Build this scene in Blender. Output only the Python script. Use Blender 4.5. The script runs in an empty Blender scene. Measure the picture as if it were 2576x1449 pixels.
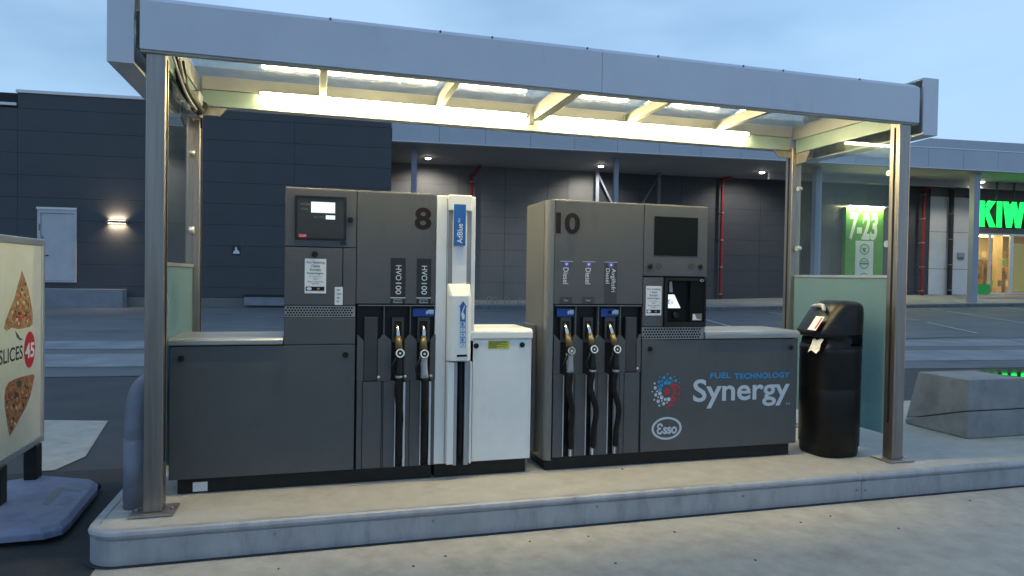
import bpy, bmesh, math, random
from mathutils import Vector, Matrix
random.seed(7)
scn = bpy.context.scene
COL = scn.collection
rad = math.radians

# ------------------------------------------------------------------ camera
H = 0.20                                   # island height above the forecourt
CAM = Vector((-0.0079, -4.8426, 1.4464 + H))
YAW, PITCH, ROLL, FPX = rad(15.955), rad(-0.960), rad(0.913), 1734.03   # focal length in pixels of a 2576 wide frame
fwd = Vector((math.sin(YAW) * math.cos(PITCH), math.cos(YAW) * math.cos(PITCH), math.sin(PITCH)))
rgt = Vector((math.cos(YAW), -math.sin(YAW), 0))
upv = rgt.cross(fwd)
rgt, upv = math.cos(ROLL) * rgt + math.sin(ROLL) * upv, -math.sin(ROLL) * rgt + math.cos(ROLL) * upv
cd = bpy.data.cameras.new('camera'); cam = bpy.data.objects.new('camera', cd); COL.objects.link(cam)
cam.matrix_world = Matrix(((rgt.x, upv.x, -fwd.x, CAM.x), (rgt.y, upv.y, -fwd.y, CAM.y), (rgt.z, upv.z, -fwd.z, CAM.z), (0, 0, 0, 1)))
cd.sensor_fit = 'HORIZONTAL'; cd.sensor_width = 36.0; cd.lens = FPX / 2576 * 36; cd.clip_start = 0.05; cd.clip_end = 2000
scn.camera = cam

# ------------------------------------------------------------------ world, sun, exposure
world = bpy.data.worlds.new('World'); scn.world = world; world.use_nodes = True
nt = world.node_tree; nt.nodes.clear()
SUN_EL, SUN_ROT = rad(5.0), rad(85)
sky = nt.nodes.new('ShaderNodeTexSky'); sky.sky_type = 'NISHITA'; sky.sun_disc = False
sky.sun_elevation = SUN_EL; sky.sun_rotation = SUN_ROT; sky.air_density = 1.0; sky.dust_density = 0.6; sky.ozone_density = 3.0
tc = nt.nodes.new('ShaderNodeTexCoord')
mp = nt.nodes.new('ShaderNodeMapping'); mp.inputs['Scale'].default_value = (1.0, 1.0, 3.2); mp.inputs['Rotation'].default_value = (0.15, 0.1, 0.6)
nz = nt.nodes.new('ShaderNodeTexNoise'); nz.inputs['Scale'].default_value = 2.1; nz.inputs['Detail'].default_value = 5; nz.inputs['Roughness'].default_value = 0.5; nz.inputs['Distortion'].default_value = 0.5
rmp = nt.nodes.new('ShaderNodeValToRGB'); rmp.color_ramp.elements[0].position = 0.30; rmp.color_ramp.elements[1].position = 0.66
rmp.color_ramp.elements[0].color = (0.50, 0.58, 0.70, 1); rmp.color_ramp.elements[1].color = (1.15, 1.10, 1.04, 1)
mul = nt.nodes.new('ShaderNodeMix'); mul.data_type = 'RGBA'; mul.blend_type = 'MULTIPLY'; mul.inputs[0].default_value = 1.0
mul.clamp_result = False
bg = nt.nodes.new('ShaderNodeBackground'); bg.inputs['Strength'].default_value = 0.15
wo = nt.nodes.new('ShaderNodeOutputWorld')
L = nt.links.new
L(tc.outputs['Generated'], mp.inputs['Vector']); L(mp.outputs[0], nz.inputs['Vector']); L(nz.outputs['Fac'], rmp.inputs[0])
L(sky.outputs[0], mul.inputs[6]); L(rmp.outputs[0], mul.inputs[7]); 
cl = nt.nodes.new('ShaderNodeMix'); cl.data_type = 'RGBA'; cl.inputs[7].default_value = (1.32, 2.0, 2.85, 1)     # thin dusk cloud veil
nz2 = nt.nodes.new('ShaderNodeTexNoise'); nz2.inputs['Scale'].default_value = 1.7; nz2.inputs['Detail'].default_value = 4; nz2.inputs['Roughness'].default_value = .45
mr2 = nt.nodes.new('ShaderNodeMapRange'); mr2.inputs[1].default_value = .32; mr2.inputs[2].default_value = .62; mr2.inputs[3].default_value = .12; mr2.inputs[4].default_value = .95
L(mp.outputs[0], nz2.inputs['Vector']); L(nz2.outputs['Fac'], mr2.inputs[0]); L(mr2.outputs[0], cl.inputs[0]); L(mul.outputs[2], cl.inputs[6])
L(cl.outputs[2], bg.inputs[0]); L(bg.outputs[0], wo.inputs[0])

sd = bpy.data.lights.new('sun', 'SUN'); sun = bpy.data.objects.new('sun', sd); COL.objects.link(sun)
sd.energy = 0.06; sd.angle = rad(25); sd.color = (1.0, 0.86, 0.80)
_sd = Vector((math.sin(SUN_ROT) * math.cos(rad(12)), math.cos(SUN_ROT) * math.cos(rad(12)), math.sin(rad(12))))
sun.rotation_euler = _sd.to_track_quat('Z', 'Y').to_euler()

vs = scn.view_settings
vs.view_transform = 'Standard'; vs.look = 'None'; vs.exposure = 1.28; vs.gamma = 1.0; vs.use_curve_mapping = False
scn.render.engine = 'CYCLES'
scn.cycles.use_denoising = True
scn.cycles.max_bounces = 8; scn.cycles.transparent_max_bounces = 12
scn.cycles.sample_clamp_indirect = 6.0

# ------------------------------------------------------------------ pixels of a 2576 x 1449 view of the photo -> points
def ray(px, py): return fwd + (px - 1288) / FPX * rgt - (py - 724.5) / FPX * upv
def hY(px, py, Y=0.0): d = ray(px, py); return CAM + d * ((Y - CAM.y) / d.y)
def hZ(px, py, Z=0.0): d = ray(px, py); return CAM + d * ((Z - CAM.z) / d.z)
def hX(px, py, X=0.0): d = ray(px, py); return CAM + d * ((X - CAM.x) / d.x)
def rct(x0, y0, x1, y1, Y=0.0):            # pixel box on the plane Y -> X0, X1, Z0, Z1
    m, n = (x0 + x1) / 2, (y0 + y1) / 2
    return hY(x0, n, Y).x, hY(x1, n, Y).x, hY(m, y1, Y).z, hY(m, y0, Y).z

# building frame: s along the facade, t away from the forecourt, z up
PHI, D0 = rad(5.5), 24.2
FW = Matrix.Identity(4)
FB = Matrix.Rotation(-PHI, 4, 'Z') @ Matrix.Translation((0, D0, 0))
FBi = FB.inverted()
_bn = Vector((math.sin(PHI), math.cos(PHI), 0))
def hB(px, py, t=0.0):
    d = ray(px, py); P = CAM + d * ((D0 + t - CAM.dot(_bn)) / d.dot(_bn)); return FBi @ P
def brct(x0, y0, x1, y1, t=0.0):
    m, n = (x0 + x1) / 2, (y0 + y1) / 2
    return hB(x0, n, t).x, hB(x1, n, t).x, hB(m, y1, t).z, hB(m, y0, t).z
def pl(v, pts):
    if v <= pts[0][0]: return pts[0][1]
    for (a, b), (c, d) in zip(pts, pts[1:]):
        if v <= c: return b + (d - b) * (v - a) / (c - a)
    return pts[-1][1]
def zk(s): return pl(s, [(-15, .17), (-5, .24), (15, .25), (31, .57), (50, .85)])
def gz(s, t): return zk(s) * min(1.0, max(0.0, (t + 19.0) / 18.7))
def hG(px, py):
    d = ray(px, py); k = 0.0
    P = CAM.copy()
    for i in range(4000):
        k += 0.02; P = CAM + d * k; q = FBi @ P
        if P.z <= gz(q.x, q.y): break
    return P

# ------------------------------------------------------------------ materials
MAT = {}
def mat(name, c, rough=0.5, metal=0.0, c2=None, scale=8.0, bump=0.0, bscale=None, spec=0.5, emit=None, es=0.0, detail=4, coat=0.0, stretch=None, lo=.35, hi=.65, stain=None):
    m = bpy.data.materials.new(name); m.use_nodes = True
    n = m.node_tree.nodes; l = m.node_tree.links.new
    b = n['Principled BSDF']
    b.inputs['Base Color'].default_value = (*c, 1); b.inputs['Roughness'].default_value = rough; b.inputs['Metallic'].default_value = metal
    b.inputs['Specular IOR Level'].default_value = spec; b.inputs['Coat Weight'].default_value = coat
    if emit: b.inputs['Emission Color'].default_value = (*emit, 1); b.inputs['Emission Strength'].default_value = es
    if c2 or bump:
        t = n.new('ShaderNodeTexCoord'); mpn = n.new('ShaderNodeMapping'); l(t.outputs['Object'], mpn.inputs[0])
        if stretch: mpn.inputs['Scale'].default_value = stretch
    if c2:
        z = n.new('ShaderNodeTexNoise'); z.inputs['Scale'].default_value = scale; z.inputs['Detail'].default_value = detail; z.inputs['Roughness'].default_value = 0.62
        r = n.new('ShaderNodeValToRGB'); r.color_ramp.elements[0].color = (*c, 1); r.color_ramp.elements[1].color = (*c2, 1)
        r.color_ramp.elements[0].position = lo; r.color_ramp.elements[1].position = hi
        l(mpn.outputs[0], z.inputs[0]); l(z.outputs['Fac'], r.inputs[0]); l(r.outputs[0], b.inputs['Base Color'])
        mr = n.new('ShaderNodeMapRange'); mr.inputs[3].default_value = max(.02, rough - .07); mr.inputs[4].default_value = min(1, rough + .1)
        l(z.outputs['Fac'], mr.inputs[0]); l(mr.outputs[0], b.inputs['Roughness'])
    if stain:                               # dirt, drips and spots: (scale, low, high, colour factor, stretch)
        if not c2: raise ValueError(name)
        mp3 = n.new('ShaderNodeMapping'); l(t.outputs['Object'], mp3.inputs[0]); mp3.inputs['Scale'].default_value = stain[4]; mp3.inputs['Location'].default_value = (3.7, 1.3, 5.1)
        z3 = n.new('ShaderNodeTexNoise'); z3.inputs['Scale'].default_value = stain[0]; z3.inputs['Detail'].default_value = 8; z3.inputs['Roughness'].default_value = .68
        r3 = n.new('ShaderNodeMapRange'); r3.inputs[1].default_value = stain[1]; r3.inputs[2].default_value = stain[2]; r3.inputs[3].default_value = 0; r3.inputs[4].default_value = 1
        m3 = n.new('ShaderNodeMix'); m3.data_type = 'RGBA'; m3.blend_type = 'MULTIPLY'; m3.inputs[7].default_value = (*stain[3], 1)
        l(mp3.outputs[0], z3.inputs[0]); l(z3.outputs['Fac'], r3.inputs[0]); l(r3.outputs[0], m3.inputs[0]); l(r.outputs[0], m3.inputs[6]); l(m3.outputs[2], b.inputs['Base Color'])
    if bump:
        z2 = n.new('ShaderNodeTexNoise'); z2.inputs['Scale'].default_value = bscale or scale * 12; z2.inputs['Detail'].default_value = 3
        bp = n.new('ShaderNodeBump'); bp.inputs['Strength'].default_value = bump; bp.inputs['Distance'].default_value = 0.01
        l(mpn.outputs[0], z2.inputs[0]); l(z2.outputs['Fac'], bp.inputs['Height']); l(bp.outputs[0], b.inputs['Normal'])
    MAT[name] = m; return m
def emat(name, c, s):
    m = bpy.data.materials.new(name); m.use_nodes = True; n = m.node_tree.nodes
    n.remove(n['Principled BSDF']); e = n.new('ShaderNodeEmission'); e.inputs[0].default_value = (*c, 1); e.inputs[1].default_value = s
    m.node_tree.links.new(e.outputs[0], n['Material Output'].inputs[0]); MAT[name] = m; return m
def glassmat(name, tint, refl_rough=0.0, haze=0.0, hazecol=(.6, .7, .7), ior=1.5):
    m = bpy.data.materials.new(name); m.use_nodes = True; n = m.node_tree.nodes; l = m.node_tree.links.new
    n.remove(n['Principled BSDF'])
    fr = n.new('ShaderNodeFresnel'); fr.inputs[0].default_value = ior
    tr = n.new('ShaderNodeBsdfTransparent'); tr.inputs[0].default_value = (*tint, 1)
    gl = n.new('ShaderNodeBsdfGlossy'); gl.inputs['Roughness'].default_value = refl_rough
    ge = n.new('ShaderNodeNewGeometry'); iv = n.new('ShaderNodeMath'); iv.operation = 'SUBTRACT'; iv.inputs[0].default_value = 1.0; l(ge.outputs['Backfacing'], iv.inputs[1])
    mt = n.new('ShaderNodeMath'); mt.operation = 'MULTIPLY'; l(fr.outputs[0], mt.inputs[0]); l(iv.outputs[0], mt.inputs[1])     # inner faces of the pane do not reflect again
    mx = n.new('ShaderNodeMixShader'); l(mt.outputs[0], mx.inputs[0]); l(tr.outputs[0], mx.inputs[1]); l(gl.outputs[0], mx.inputs[2])
    last = mx
    if haze:
        df = n.new('ShaderNodeBsdfDiffuse'); df.inputs[0].default_value = (*hazecol, 1)
        tl = n.new('ShaderNodeBsdfTranslucent'); tl.inputs[0].default_value = (*hazecol, 1)
        ad = n.new('ShaderNodeMixShader'); ad.inputs[0].default_value = .5; l(df.outputs[0], ad.inputs[1]); l(tl.outputs[0], ad.inputs[2])
        m2 = n.new('ShaderNodeMixShader'); m2.inputs[0].default_value = haze
        l(mx.outputs[0], m2.inputs[1]); l(ad.outputs[0], m2.inputs[2]); last = m2
        if haze < .4:                       # dirt film is uneven
            t = n.new('ShaderNodeTexCoord'); z = n.new('ShaderNodeTexNoise'); z.inputs['Scale'].default_value = 2.5; z.inputs['Detail'].default_value = 5
            mr = n.new('ShaderNodeMapRange'); mr.inputs[1].default_value = .3; mr.inputs[2].default_value = .75; mr.inputs[3].default_value = haze * .3; mr.inputs[4].default_value = haze * 2
            l(t.outputs['Object'], z.inputs[0]); l(z.outputs['Fac'], mr.inputs[0]); l(mr.outputs[0], m2.inputs[0])
    l(last.outputs[0], n['Material Output'].inputs[0]); MAT[name] = m; return m

mat('asphalt', (.040, .042, .046), .8, c2=(.062, .064, .068), scale=1.3, bump=.5, bscale=90, detail=8)
mat('asphalt_new', (.020, .020, .022), .85, c2=(.034, .033, .035), scale=5, bump=.5, bscale=120, detail=8)
mat('asphalt_far', (.115, .122, .135), .75, c2=(.165, .172, .185), scale=.35, bump=.3, bscale=60, detail=8, stain=(.6, .5, .66, (.72, .72, .73), (1, 3, 1)))
mat('concrete', (.34, .32, .285), .8, c2=(.43, .41, .37), scale=6, bump=.35, bscale=60, detail=9, stain=(2.6, .52, .74, (.80, .78, .76), (1, 1, 1)))
mat('concrete_strip', (.19, .20, .215), .8, c2=(.29, .30, .315), scale=1.2, bump=.3, bscale=50, detail=8)
mat('island_concrete', (.39, .37, .33), .75, c2=(.48, .455, .41), scale=7, bump=.25, bscale=70, detail=8, lo=.3, hi=.7, stain=(3.2, .55, .76, (.78, .76, .72), (1, 1, 1)))
mat('block_concrete', (.20, .20, .205), .7, c2=(.28, .28, .285), scale=3, bump=.3, bscale=80, detail=7, stain=(3, .5, .7, (.65, .65, .66), (1, 1, .5)))
mat('kerb_steel', (.31, .315, .335), .55, .25, c2=(.41, .415, .435), scale=5, detail=8, stretch=(1, 1, .35), bump=.12, bscale=14, stain=(9, .52, .72, (.74, .73, .73), (1.0, 1.0, .30)))
mat('kerb_stone', (.10, .105, .115), .8, c2=(.15, .155, .165), scale=3)
mat('paint_line', (.55, .56, .58), .7, c2=(.30, .31, .33), scale=6, detail=8)
mat('panel_dark', (.053, .055, .064), .55, c2=(.062, .064, .073), scale=.8, bump=.06, bscale=40, stain=(.5, .5, .72, (.86, .86, .88), (.5, .5, 1.2)))
mat('panel_dark2', (.15, .147, .142), .5, c2=(.175, .17, .165), scale=.7, bump=.05, bscale=40)
mat('panel_white', (.62, .62, .63), .45, c2=(.70, .70, .71), scale=1)
mat('lit_wall_grey', (.18, .178, .172), .5, c2=(.21, .208, .20), scale=1)  # wall grey with the downlight brightness put into its colour
mat('joint', (.018, .019, .021), .8)
mat('coping', (.68, .69, .72), .4, .2)
mat('fascia_far', (.40, .42, .48), .4, .1, c2=(.45, .47, .53), scale=.4)
mat('soffit', (.30, .295, .28), .7, c2=(.34, .335, .32), scale=.6)
mat('door_white', (.48, .46, .49), .45, c2=(.54, .52, .55), scale=2)
mat('grey_ledge', (.20, .215, .25), .7, c2=(.24, .255, .29), scale=3)
mat('column_paint', (.30, .32, .40), .45)
mat('red_pipe', (.30, .018, .020), .5, c2=(.20, .014, .016), scale=4)
mat('black_plastic', (.009, .009, .009), .45, c2=(.014, .0135, .013), scale=12, spec=.3)
mat('bin_plastic', (.006, .0058, .0055), .33, c2=(.010, .0092, .0088), scale=5, bump=.08, bscale=200, spec=.3)
mat('rubber', (.007, .007, .007), .6, c2=(.012, .012, .012), scale=30, spec=.25)
mat('hole', (.003, .003, .003), .9)
mat('pump_grey', (.072, .075, .079), .45, .08, c2=(.090, .092, .095), scale=2.2, bump=.04, bscale=300, lo=.25, hi=.75, stain=(3.0, .54, .74, (.74, .74, .76), (1.4, 1.4, .5)))
mat('pump_edge', (.20, .20, .195), .38, .5)
mat('boot_grey', (.035, .035, .036), .45, c2=(.045, .045, .046), scale=9)
mat('white_paint', (.72, .72, .70), .35, c2=(.78, .78, .76), scale=3, stain=(3.5, .58, .78, (.86, .85, .82), (1.3, 1.3, .5)))
mat('white_cap', (.78, .77, .72), .4)
mat('grey_plastic', (.33, .335, .35), .5)
mat('steel', (.27, .24, .22), .36, .9, c2=(.35, .31, .285), scale=3, stretch=(14, 14, .6), detail=5)
mat('steel_worn', (.28, .26, .245), .42, .7, c2=(.37, .345, .325), scale=4, stretch=(5, 5, .8), detail=6)
mat('lid_steel', (.33, .33, .32), .34, .75, c2=(.42, .42, .405), scale=4, stretch=(.6, 9, 9))
mat('chrome', (.75, .72, .64), .18, 1.0)
mat('brass_sleeve', (.16, .115, .045), .35, .4, c2=(.22, .16, .07), scale=30)
mat('canopy_alu', (.55, .562, .63), .42, .12, c2=(.60, .612, .68), scale=1.1, bump=.02, bscale=60, stain=(3.2, .56, .78, (.84, .84, .85), (1.0, 1.0, .35)))
mat('canopy_inner', (.34, .335, .30), .5, .1, c2=(.42, .415, .375), scale=2.5, detail=7)
mat('gutter_grey', (.30, .30, .28), .6, c2=(.42, .42, .395), scale=2, stretch=(1, 6, 6), detail=7)
mat('light_plate', (.24, .33, .29), .35, c2=(.29, .38, .34), scale=3)
mat('hood_dark', (.05, .05, .05), .5)
mat('guard_paint', (.15, .16, .205), .5, c2=(.20, .21, .26), scale=4, detail=7)
mat('sign_base', (.16, .18, .275), .6, c2=(.21, .23, .33), scale=4, bump=.1, bscale=120, stain=(5, .5, .7, (.62, .62, .62), (1, 1, 1)))
mat('alu_frame', (.55, .56, .56), .35, .8, c2=(.62, .63, .62), scale=5)
mat('alu_bright', (.62, .63, .64), .35, .5, c2=(.70, .71, .72), scale=6)
mat('poster', (.62, .60, .50), .5, c2=(.70, .68, .58), scale=3, detail=6)
mat('paper', (.72, .72, .72), .6, c2=(.78, .78, .78), scale=8)
mat('tissue', (.85, .80, .72), .8)
mat('ink', (.03, .03, .03), .6)
mat('ink_brown', (.016, .011, .009), .5, spec=.2)
mat('ink_grey', (.16, .16, .16), .6)
mat('label_black', (.012, .012, .014), .4)
mat('label_dark', (.042, .043, .045), .4)
mat('print_white', (.72, .74, .76), .5)
mat('print_grey', (.50, .56, .62), .5)
mat('print_blue', (.02, .20, .52), .5)
mat('print_cyan', (.015, .28, .58), .5)
mat('print_red', (.55, .012, .03), .5)
mat('print_violet', (.12, .10, .45), .5)
mat('blue_label', (.010, .065, .30), .4)
mat('adblue', (.012, .105, .36), .4)
mat('yellow', (.55, .52, .06), .6)
mat('pizza_red', (.30, .05, .035), .6, c2=(.42, .24, .10), scale=34, detail=9)
mat('pizza_gold', (.50, .36, .16), .6, c2=(.30, .09, .04), scale=30, detail=9)
mat('leaf_print', (.04, .10, .05), .6)
mat('green_text', (.03, .045, .02), .6)
mat('board_green', (.085, .30, .035), .45, c2=(.10, .34, .05), scale=2)
mat('board_white', (.70, .74, .70), .5)
mat('kiwi_green', (.02, .45, .08), .5)
mat('kiwi_dark', (.01, .06, .02), .5)
mat('shop_yellow', (.75, .56, .16), .6, emit=(.9, .62, .2), es=.05)
mat('shop_wall', (.55, .45, .28), .7)
mat('shop_dark', (.05, .05, .06), .7, c2=(.30, .20, .08), scale=3, detail=8)
mat('screen_black', (.006, .008, .008), .5, spec=.12)
mat('screen_panel', (.025, .023, .022), .18)
emat('tube_light', (1.0, .82, .42), 78.0)
emat('screen_white', (.85, .95, 1.0), .5)
emat('lamp_warm', (1.0, .80, .48), 6.0)
emat('lamp_white', (1.0, .96, .88), 10.0)
emat('kiwi_light', (.012, 1.0, .105), 1.0)
emat('shop_light', (1.0, .76, .38), 9.0)
emat('board_light', (1.0, .95, .45), 190.0)
glassmat('clear_glass', (.93, .97, .96), 0.0, .022, (.40, .52, .54))
glassmat('frosted_glass', (.50, .68, .69), .15, .72, (.28, .42, .44))
glassmat('roof_glass', (.80, .85, .86), .14, .20, (.55, .57, .54), 1.6)
glassmat('shop_glass', (.88, .92, .90), 0.0)
glassmat('screen_glass', (.5, .5, .5), 0.02)
# wet film: a dark mirror
mat('wet', (.03, .032, .034), .03, spec=1.0, coat=1.0)

# ------------------------------------------------------------------ mesh helpers
ORG = {}
def prop(o, label=None, cat=None, group=None, kind=None):
    if label: o['label'] = label
    if cat: o['category'] = cat
    if group: o['group'] = group
    if kind: o['kind'] = kind
    return o
def thing(name, label, cat, origin=(0, 0, 0), frame=FW, group=None):
    o = bpy.data.objects.new(name, None); COL.objects.link(o); o.empty_display_size = .1
    o.matrix_world = frame @ Matrix.Translation(origin); ORG[o] = Vector(origin)
    return prop(o, label, cat, group)
class MB:
    def __init__(s): s.v = []; s.f = []; s.sm = []
    def add(s, vs_, fs, smooth=False):
        k = len(s.v); s.v += [Vector(v) for v in vs_]
        for f in fs: s.f.append([k + i for i in f]); s.sm.append(smooth)
        return s
    def box(s, x0, x1, y0, y1, z0, z1):
        if x0 > x1: x0, x1 = x1, x0
        if y0 > y1: y0, y1 = y1, y0
        if z0 > z1: z0, z1 = z1, z0
        return s.add([(x, y, z) for x in (x0, x1) for y in (y0, y1) for z in (z0, z1)],
                     [(0, 1, 3, 2), (4, 6, 7, 5), (0, 4, 5, 1), (2, 3, 7, 6), (0, 2, 6, 4), (1, 5, 7, 3)])
    def prism(s, poly, a, b, axis='y', smooth=False):          # poly of 2-D points, extruded from a to b along axis
        def P(p, c):
            return {'y': (p[0], c, p[1]), 'z': (p[0], p[1], c), 'x': (c, p[0], p[1])}[axis]
        n = len(poly); vs_ = [P(p, a) for p in poly] + [P(p, b) for p in poly]
        fs = [tuple(range(n)), tuple(range(2 * n - 1, n - 1, -1))]
        s.add(vs_, fs); k = len(s.v) - 2 * n
        for i in range(n): s.f.append([k + i, k + (i + 1) % n, k + n + (i + 1) % n, k + n + i]); s.sm.append(smooth)
        return s
    def cyl(s, p0, p1, r0, r1=None, n=14, cap=True):
        r1 = r0 if r1 is None else r1
        p0, p1 = Vector(p0), Vector(p1); d = (p1 - p0).normalized()
        u = d.cross(Vector((0, 0, 1))); u = u.normalized() if u.length > 1e-4 else Vector((1, 0, 0)); w = d.cross(u)
        ring = lambda p, r: [p + (u * math.cos(a) + w * math.sin(a)) * r for a in [2 * math.pi * i / n for i in range(n)]]
        k = len(s.v); s.v += ring(p0, r0) + ring(p1, r1)
        for i in range(n): s.f.append([k + i, k + (i + 1) % n, k + n + (i + 1) % n, k + n + i]); s.sm.append(True)
        if cap:
            s.f += [[k + i for i in range(n)][::-1], [k + n + i for i in range(n)]]; s.sm += [False, False]
        return s
    def tube(s, pts, r, n=10, steps=6):                         # smooth swept tube, r number or list
        P = [Vector(p) for p in pts]; rs = r if isinstance(r, (list, tuple)) else [r] * len(P)
        Q, RR = [], []
        for i in range(len(P) - 1):
            a, b, c, d = P[max(0, i - 1)], P[i], P[i + 1], P[min(len(P) - 1, i + 2)]
            for j in range(steps):
                t = j / steps
                Q.append(.5 * ((2 * b) + (c - a) * t + (2 * a - 5 * b + 4 * c - d) * t * t + (3 * b - a - 3 * c + d) * t ** 3)); RR.append(rs[i] + (rs[i + 1] - rs[i]) * t)
        Q.append(P[-1]); RR.append(rs[-1])
        k = len(s.v); ref = None
        for i, q in enumerate(Q):
            d = (Q[min(i + 1, len(Q) - 1)] - Q[max(i - 1, 0)]).normalized()
            if ref is None:
                ref = d.cross(Vector((.3, 1, .2))).normalized()
            u = (ref - d * ref.dot(d)).normalized(); ref = u; w = d.cross(u)
            s.v += [q + (u * math.cos(a) + w * math.sin(a)) * RR[i] for a in [2 * math.pi * m / n for m in range(n)]]
        for i in range(len(Q) - 1):
            for m in range(n):
                s.f.append([k + i * n + m, k + i * n + (m + 1) % n, k + (i + 1) * n + (m + 1) % n, k + (i + 1) * n + m]); s.sm.append(True)
        s.f += [[k + m for m in range(n)][::-1], [k + (len(Q) - 1) * n + m for m in range(n)]]; s.sm += [False, False]
        return s
    def loft(s, rings, cap=True, smooth=True, closed=True):
        k = len(s.v); n = len(rings[0])
        for r in rings: s.v += [Vector(p) for p in r]
        for i in range(len(rings) - 1):
            for m in range(n if closed else n - 1):
                s.f.append([k + i * n + m, k + i * n + (m + 1) % n, k + (i + 1) * n + (m + 1) % n, k + (i + 1) * n + m]); s.sm.append(smooth)
        if cap:
            s.f += [[k + m for m in range(n)][::-1], [k + (len(rings) - 1) * n + m for m in range(n)]]; s.sm += [False, False]
        return s
    def build(s, name, material, parent=None, origin=None, frame=FW, bevel=0.0, label=None, cat=None, group=None, kind=None, seg=2):
        if parent is not None: off = ORG[parent]
        else: off = Vector(origin) if origin is not None else Vector((0, 0, 0))
        me = bpy.data.meshes.new(name)
        me.from_pydata([v - off for v in s.v], [], s.f)
        me.polygons.foreach_set('use_smooth', s.sm)
        bm = bmesh.new(); bm.from_mesh(me); bmesh.ops.recalc_face_normals(bm, faces=bm.faces)
        if bevel:
            es = [e for e in bm.edges if len(e.link_faces) == 2 and e.calc_face_angle(0) > .6]
            bmesh.ops.bevel(bm, geom=es, offset=bevel, segments=seg, affect='EDGES', profile=.5, clamp_overlap=True)
        bm.to_mesh(me); bm.free()
        me.materials.append(MAT[material] if isinstance(material, str) else material)
        o = bpy.data.objects.new(name, me); COL.objects.link(o)
        if parent is not None: o.parent = parent
        else: o.matrix_world = frame @ Matrix.Translation(off)
        ORG[o] = off
        return prop(o, label, cat, group, kind)
def box(name, m, parent, x0, x1, y0, y1, z0, z1, bevel=0.0, **k): return MB().box(x0, x1, y0, y1, z0, z1).build(name, m, parent, bevel=bevel, **k)

def text_mesh(body, bold=0.0, shear=0.0, align='LEFT', spacing=1.0, line=1.0, smallcaps=False):
    c = bpy.data.curves.new('t', 'FONT'); c.body = body; c.size = 1.0; c.offset = bold; c.shear = shear; c.align_x = align
    c.space_character = spacing; c.space_line = line; c.resolution_u = 4; c.fill_mode = 'BOTH'
    o = bpy.data.objects.new('t', c); COL.objects.link(o)
    dg = bpy.context.evaluated_depsgraph_get()
    me = bpy.data.meshes.new_from_object(o.evaluated_get(dg))
    vs_ = [v.co.copy() for v in me.vertices]; fs = [list(p.vertices) for p in me.polygons]
    bpy.data.objects.remove(o); bpy.data.curves.remove(c); bpy.data.meshes.remove(me)
    return vs_, fs
def txt(name, m, parent, body, u0, u1, v0, v1, plane, rot=0, frame='y', flip=1, **k):
    """Lettering whose ink fills the box u0..u1, v0..v1 on a plane (Y = plane, or X = plane)."""
    vs_, fs = text_mesh(body, **k)
    c, s_ = round(math.cos(rad(rot))), round(math.sin(rad(rot)))
    q = [(v.x * c - v.y * s_, v.x * s_ + v.y * c) for v in vs_]
    a0, a1 = min(p[0] for p in q), max(p[0] for p in q); b0, b1 = min(p[1] for p in q), max(p[1] for p in q)
    P = [(u0 + (p[0] - a0) / (a1 - a0) * (u1 - u0), v0 + (p[1] - b0) / (b1 - b0) * (v1 - v0)) for p in q]
    mb = MB()
    if frame == 'y': mb.add([(a, plane, b) for a, b in P], fs)
    else: mb.add([(plane, a, b) for a, b in P], fs)
    return mb.build(name, m, parent)
def circ(cx, cz, r, n=20, rz=None, a0=0): return [(cx + r * math.cos(a0 + 2 * math.pi * i / n), cz + (rz or r) * math.sin(a0 + 2 * math.pi * i / n)) for i in range(n)]
def annulus(mb, cx, cz, ro, ri, y0, y1, rzo=None, rzi=None, n=32):
    o = circ(cx, cz, ro, n, rzo); i_ = circ(cx, cz, ri, n, rzi)
    k = len(mb.v)
    for y in (y0, y1): mb.v += [Vector((p[0], y, p[1])) for p in o] + [Vector((p[0], y, p[1])) for p in i_]
    for a in range(n):
        b = (a + 1) % n
        for f in ([a, b, n + b, n + a], [2 * n + a, 3 * n + a, 3 * n + b, 2 * n + b], [a, 2 * n + a, 2 * n + b, b], [n + a, n + b, 3 * n + b, 3 * n + a]):
            mb.f.append([k + j for j in f]); mb.sm.append(False)
    return mb

# ================================================================== THE SETTING
def sheet(name, m, poly_fn=None, s0=0, s1=1, t0=0, t1=1, ds=2.0, dt=2.0, lift=0.0, **k):      # sheet lying on the terrain, in the building frame
    ns, nt_ = max(1, int((s1 - s0) / ds)), max(1, int((t1 - t0) / dt)); vs_, fs = [], []
    for i in range(ns + 1):
        for j in range(nt_ + 1):
            s_, t_ = s0 + (s1 - s0) * i / ns, t0 + (t1 - t0) * j / nt_
            vs_.append((s_, t_, gz(s_, t_) + lift))
    for i in range(ns):
        for j in range(nt_): a = i * (nt_ + 1) + j; fs.append((a, a + nt_ + 1, a + nt_ + 2, a + 1))
    return MB().add(vs_, fs).build(name, m, frame=FB, **k)
g = sheet('ground', 'asphalt', s0=-90, s1=130, t0=-90, t1=100, ds=2, dt=2, kind='structure')
g['label'] = 'dark asphalt ground round the pump island'
# lighter, worn asphalt of the car park, and the pale concrete lane behind the island
sheet('car_park', 'asphalt_far', s0=-60, s1=110, t0=-17.6, t1=-0.35, ds=1.5, dt=1.5, lift=.008, kind='structure')['label'] = 'worn grey asphalt car park in front of the dark building'
sheet('concrete_lane', 'concrete_strip', s0=-60, s1=110, t0=-16.6, t1=-14.9, ds=1.5, dt=.85, lift=.014, kind='structure')['label'] = 'pale concrete strip crossing behind the pump island'
sheet('lane_edge', 'concrete_strip', s0=-60, s1=110, t0=-14.1, t1=-12.6, ds=1.5, dt=.75, lift=.014, kind='structure')['label'] = 'second pale concrete strip nearer the building'
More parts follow.
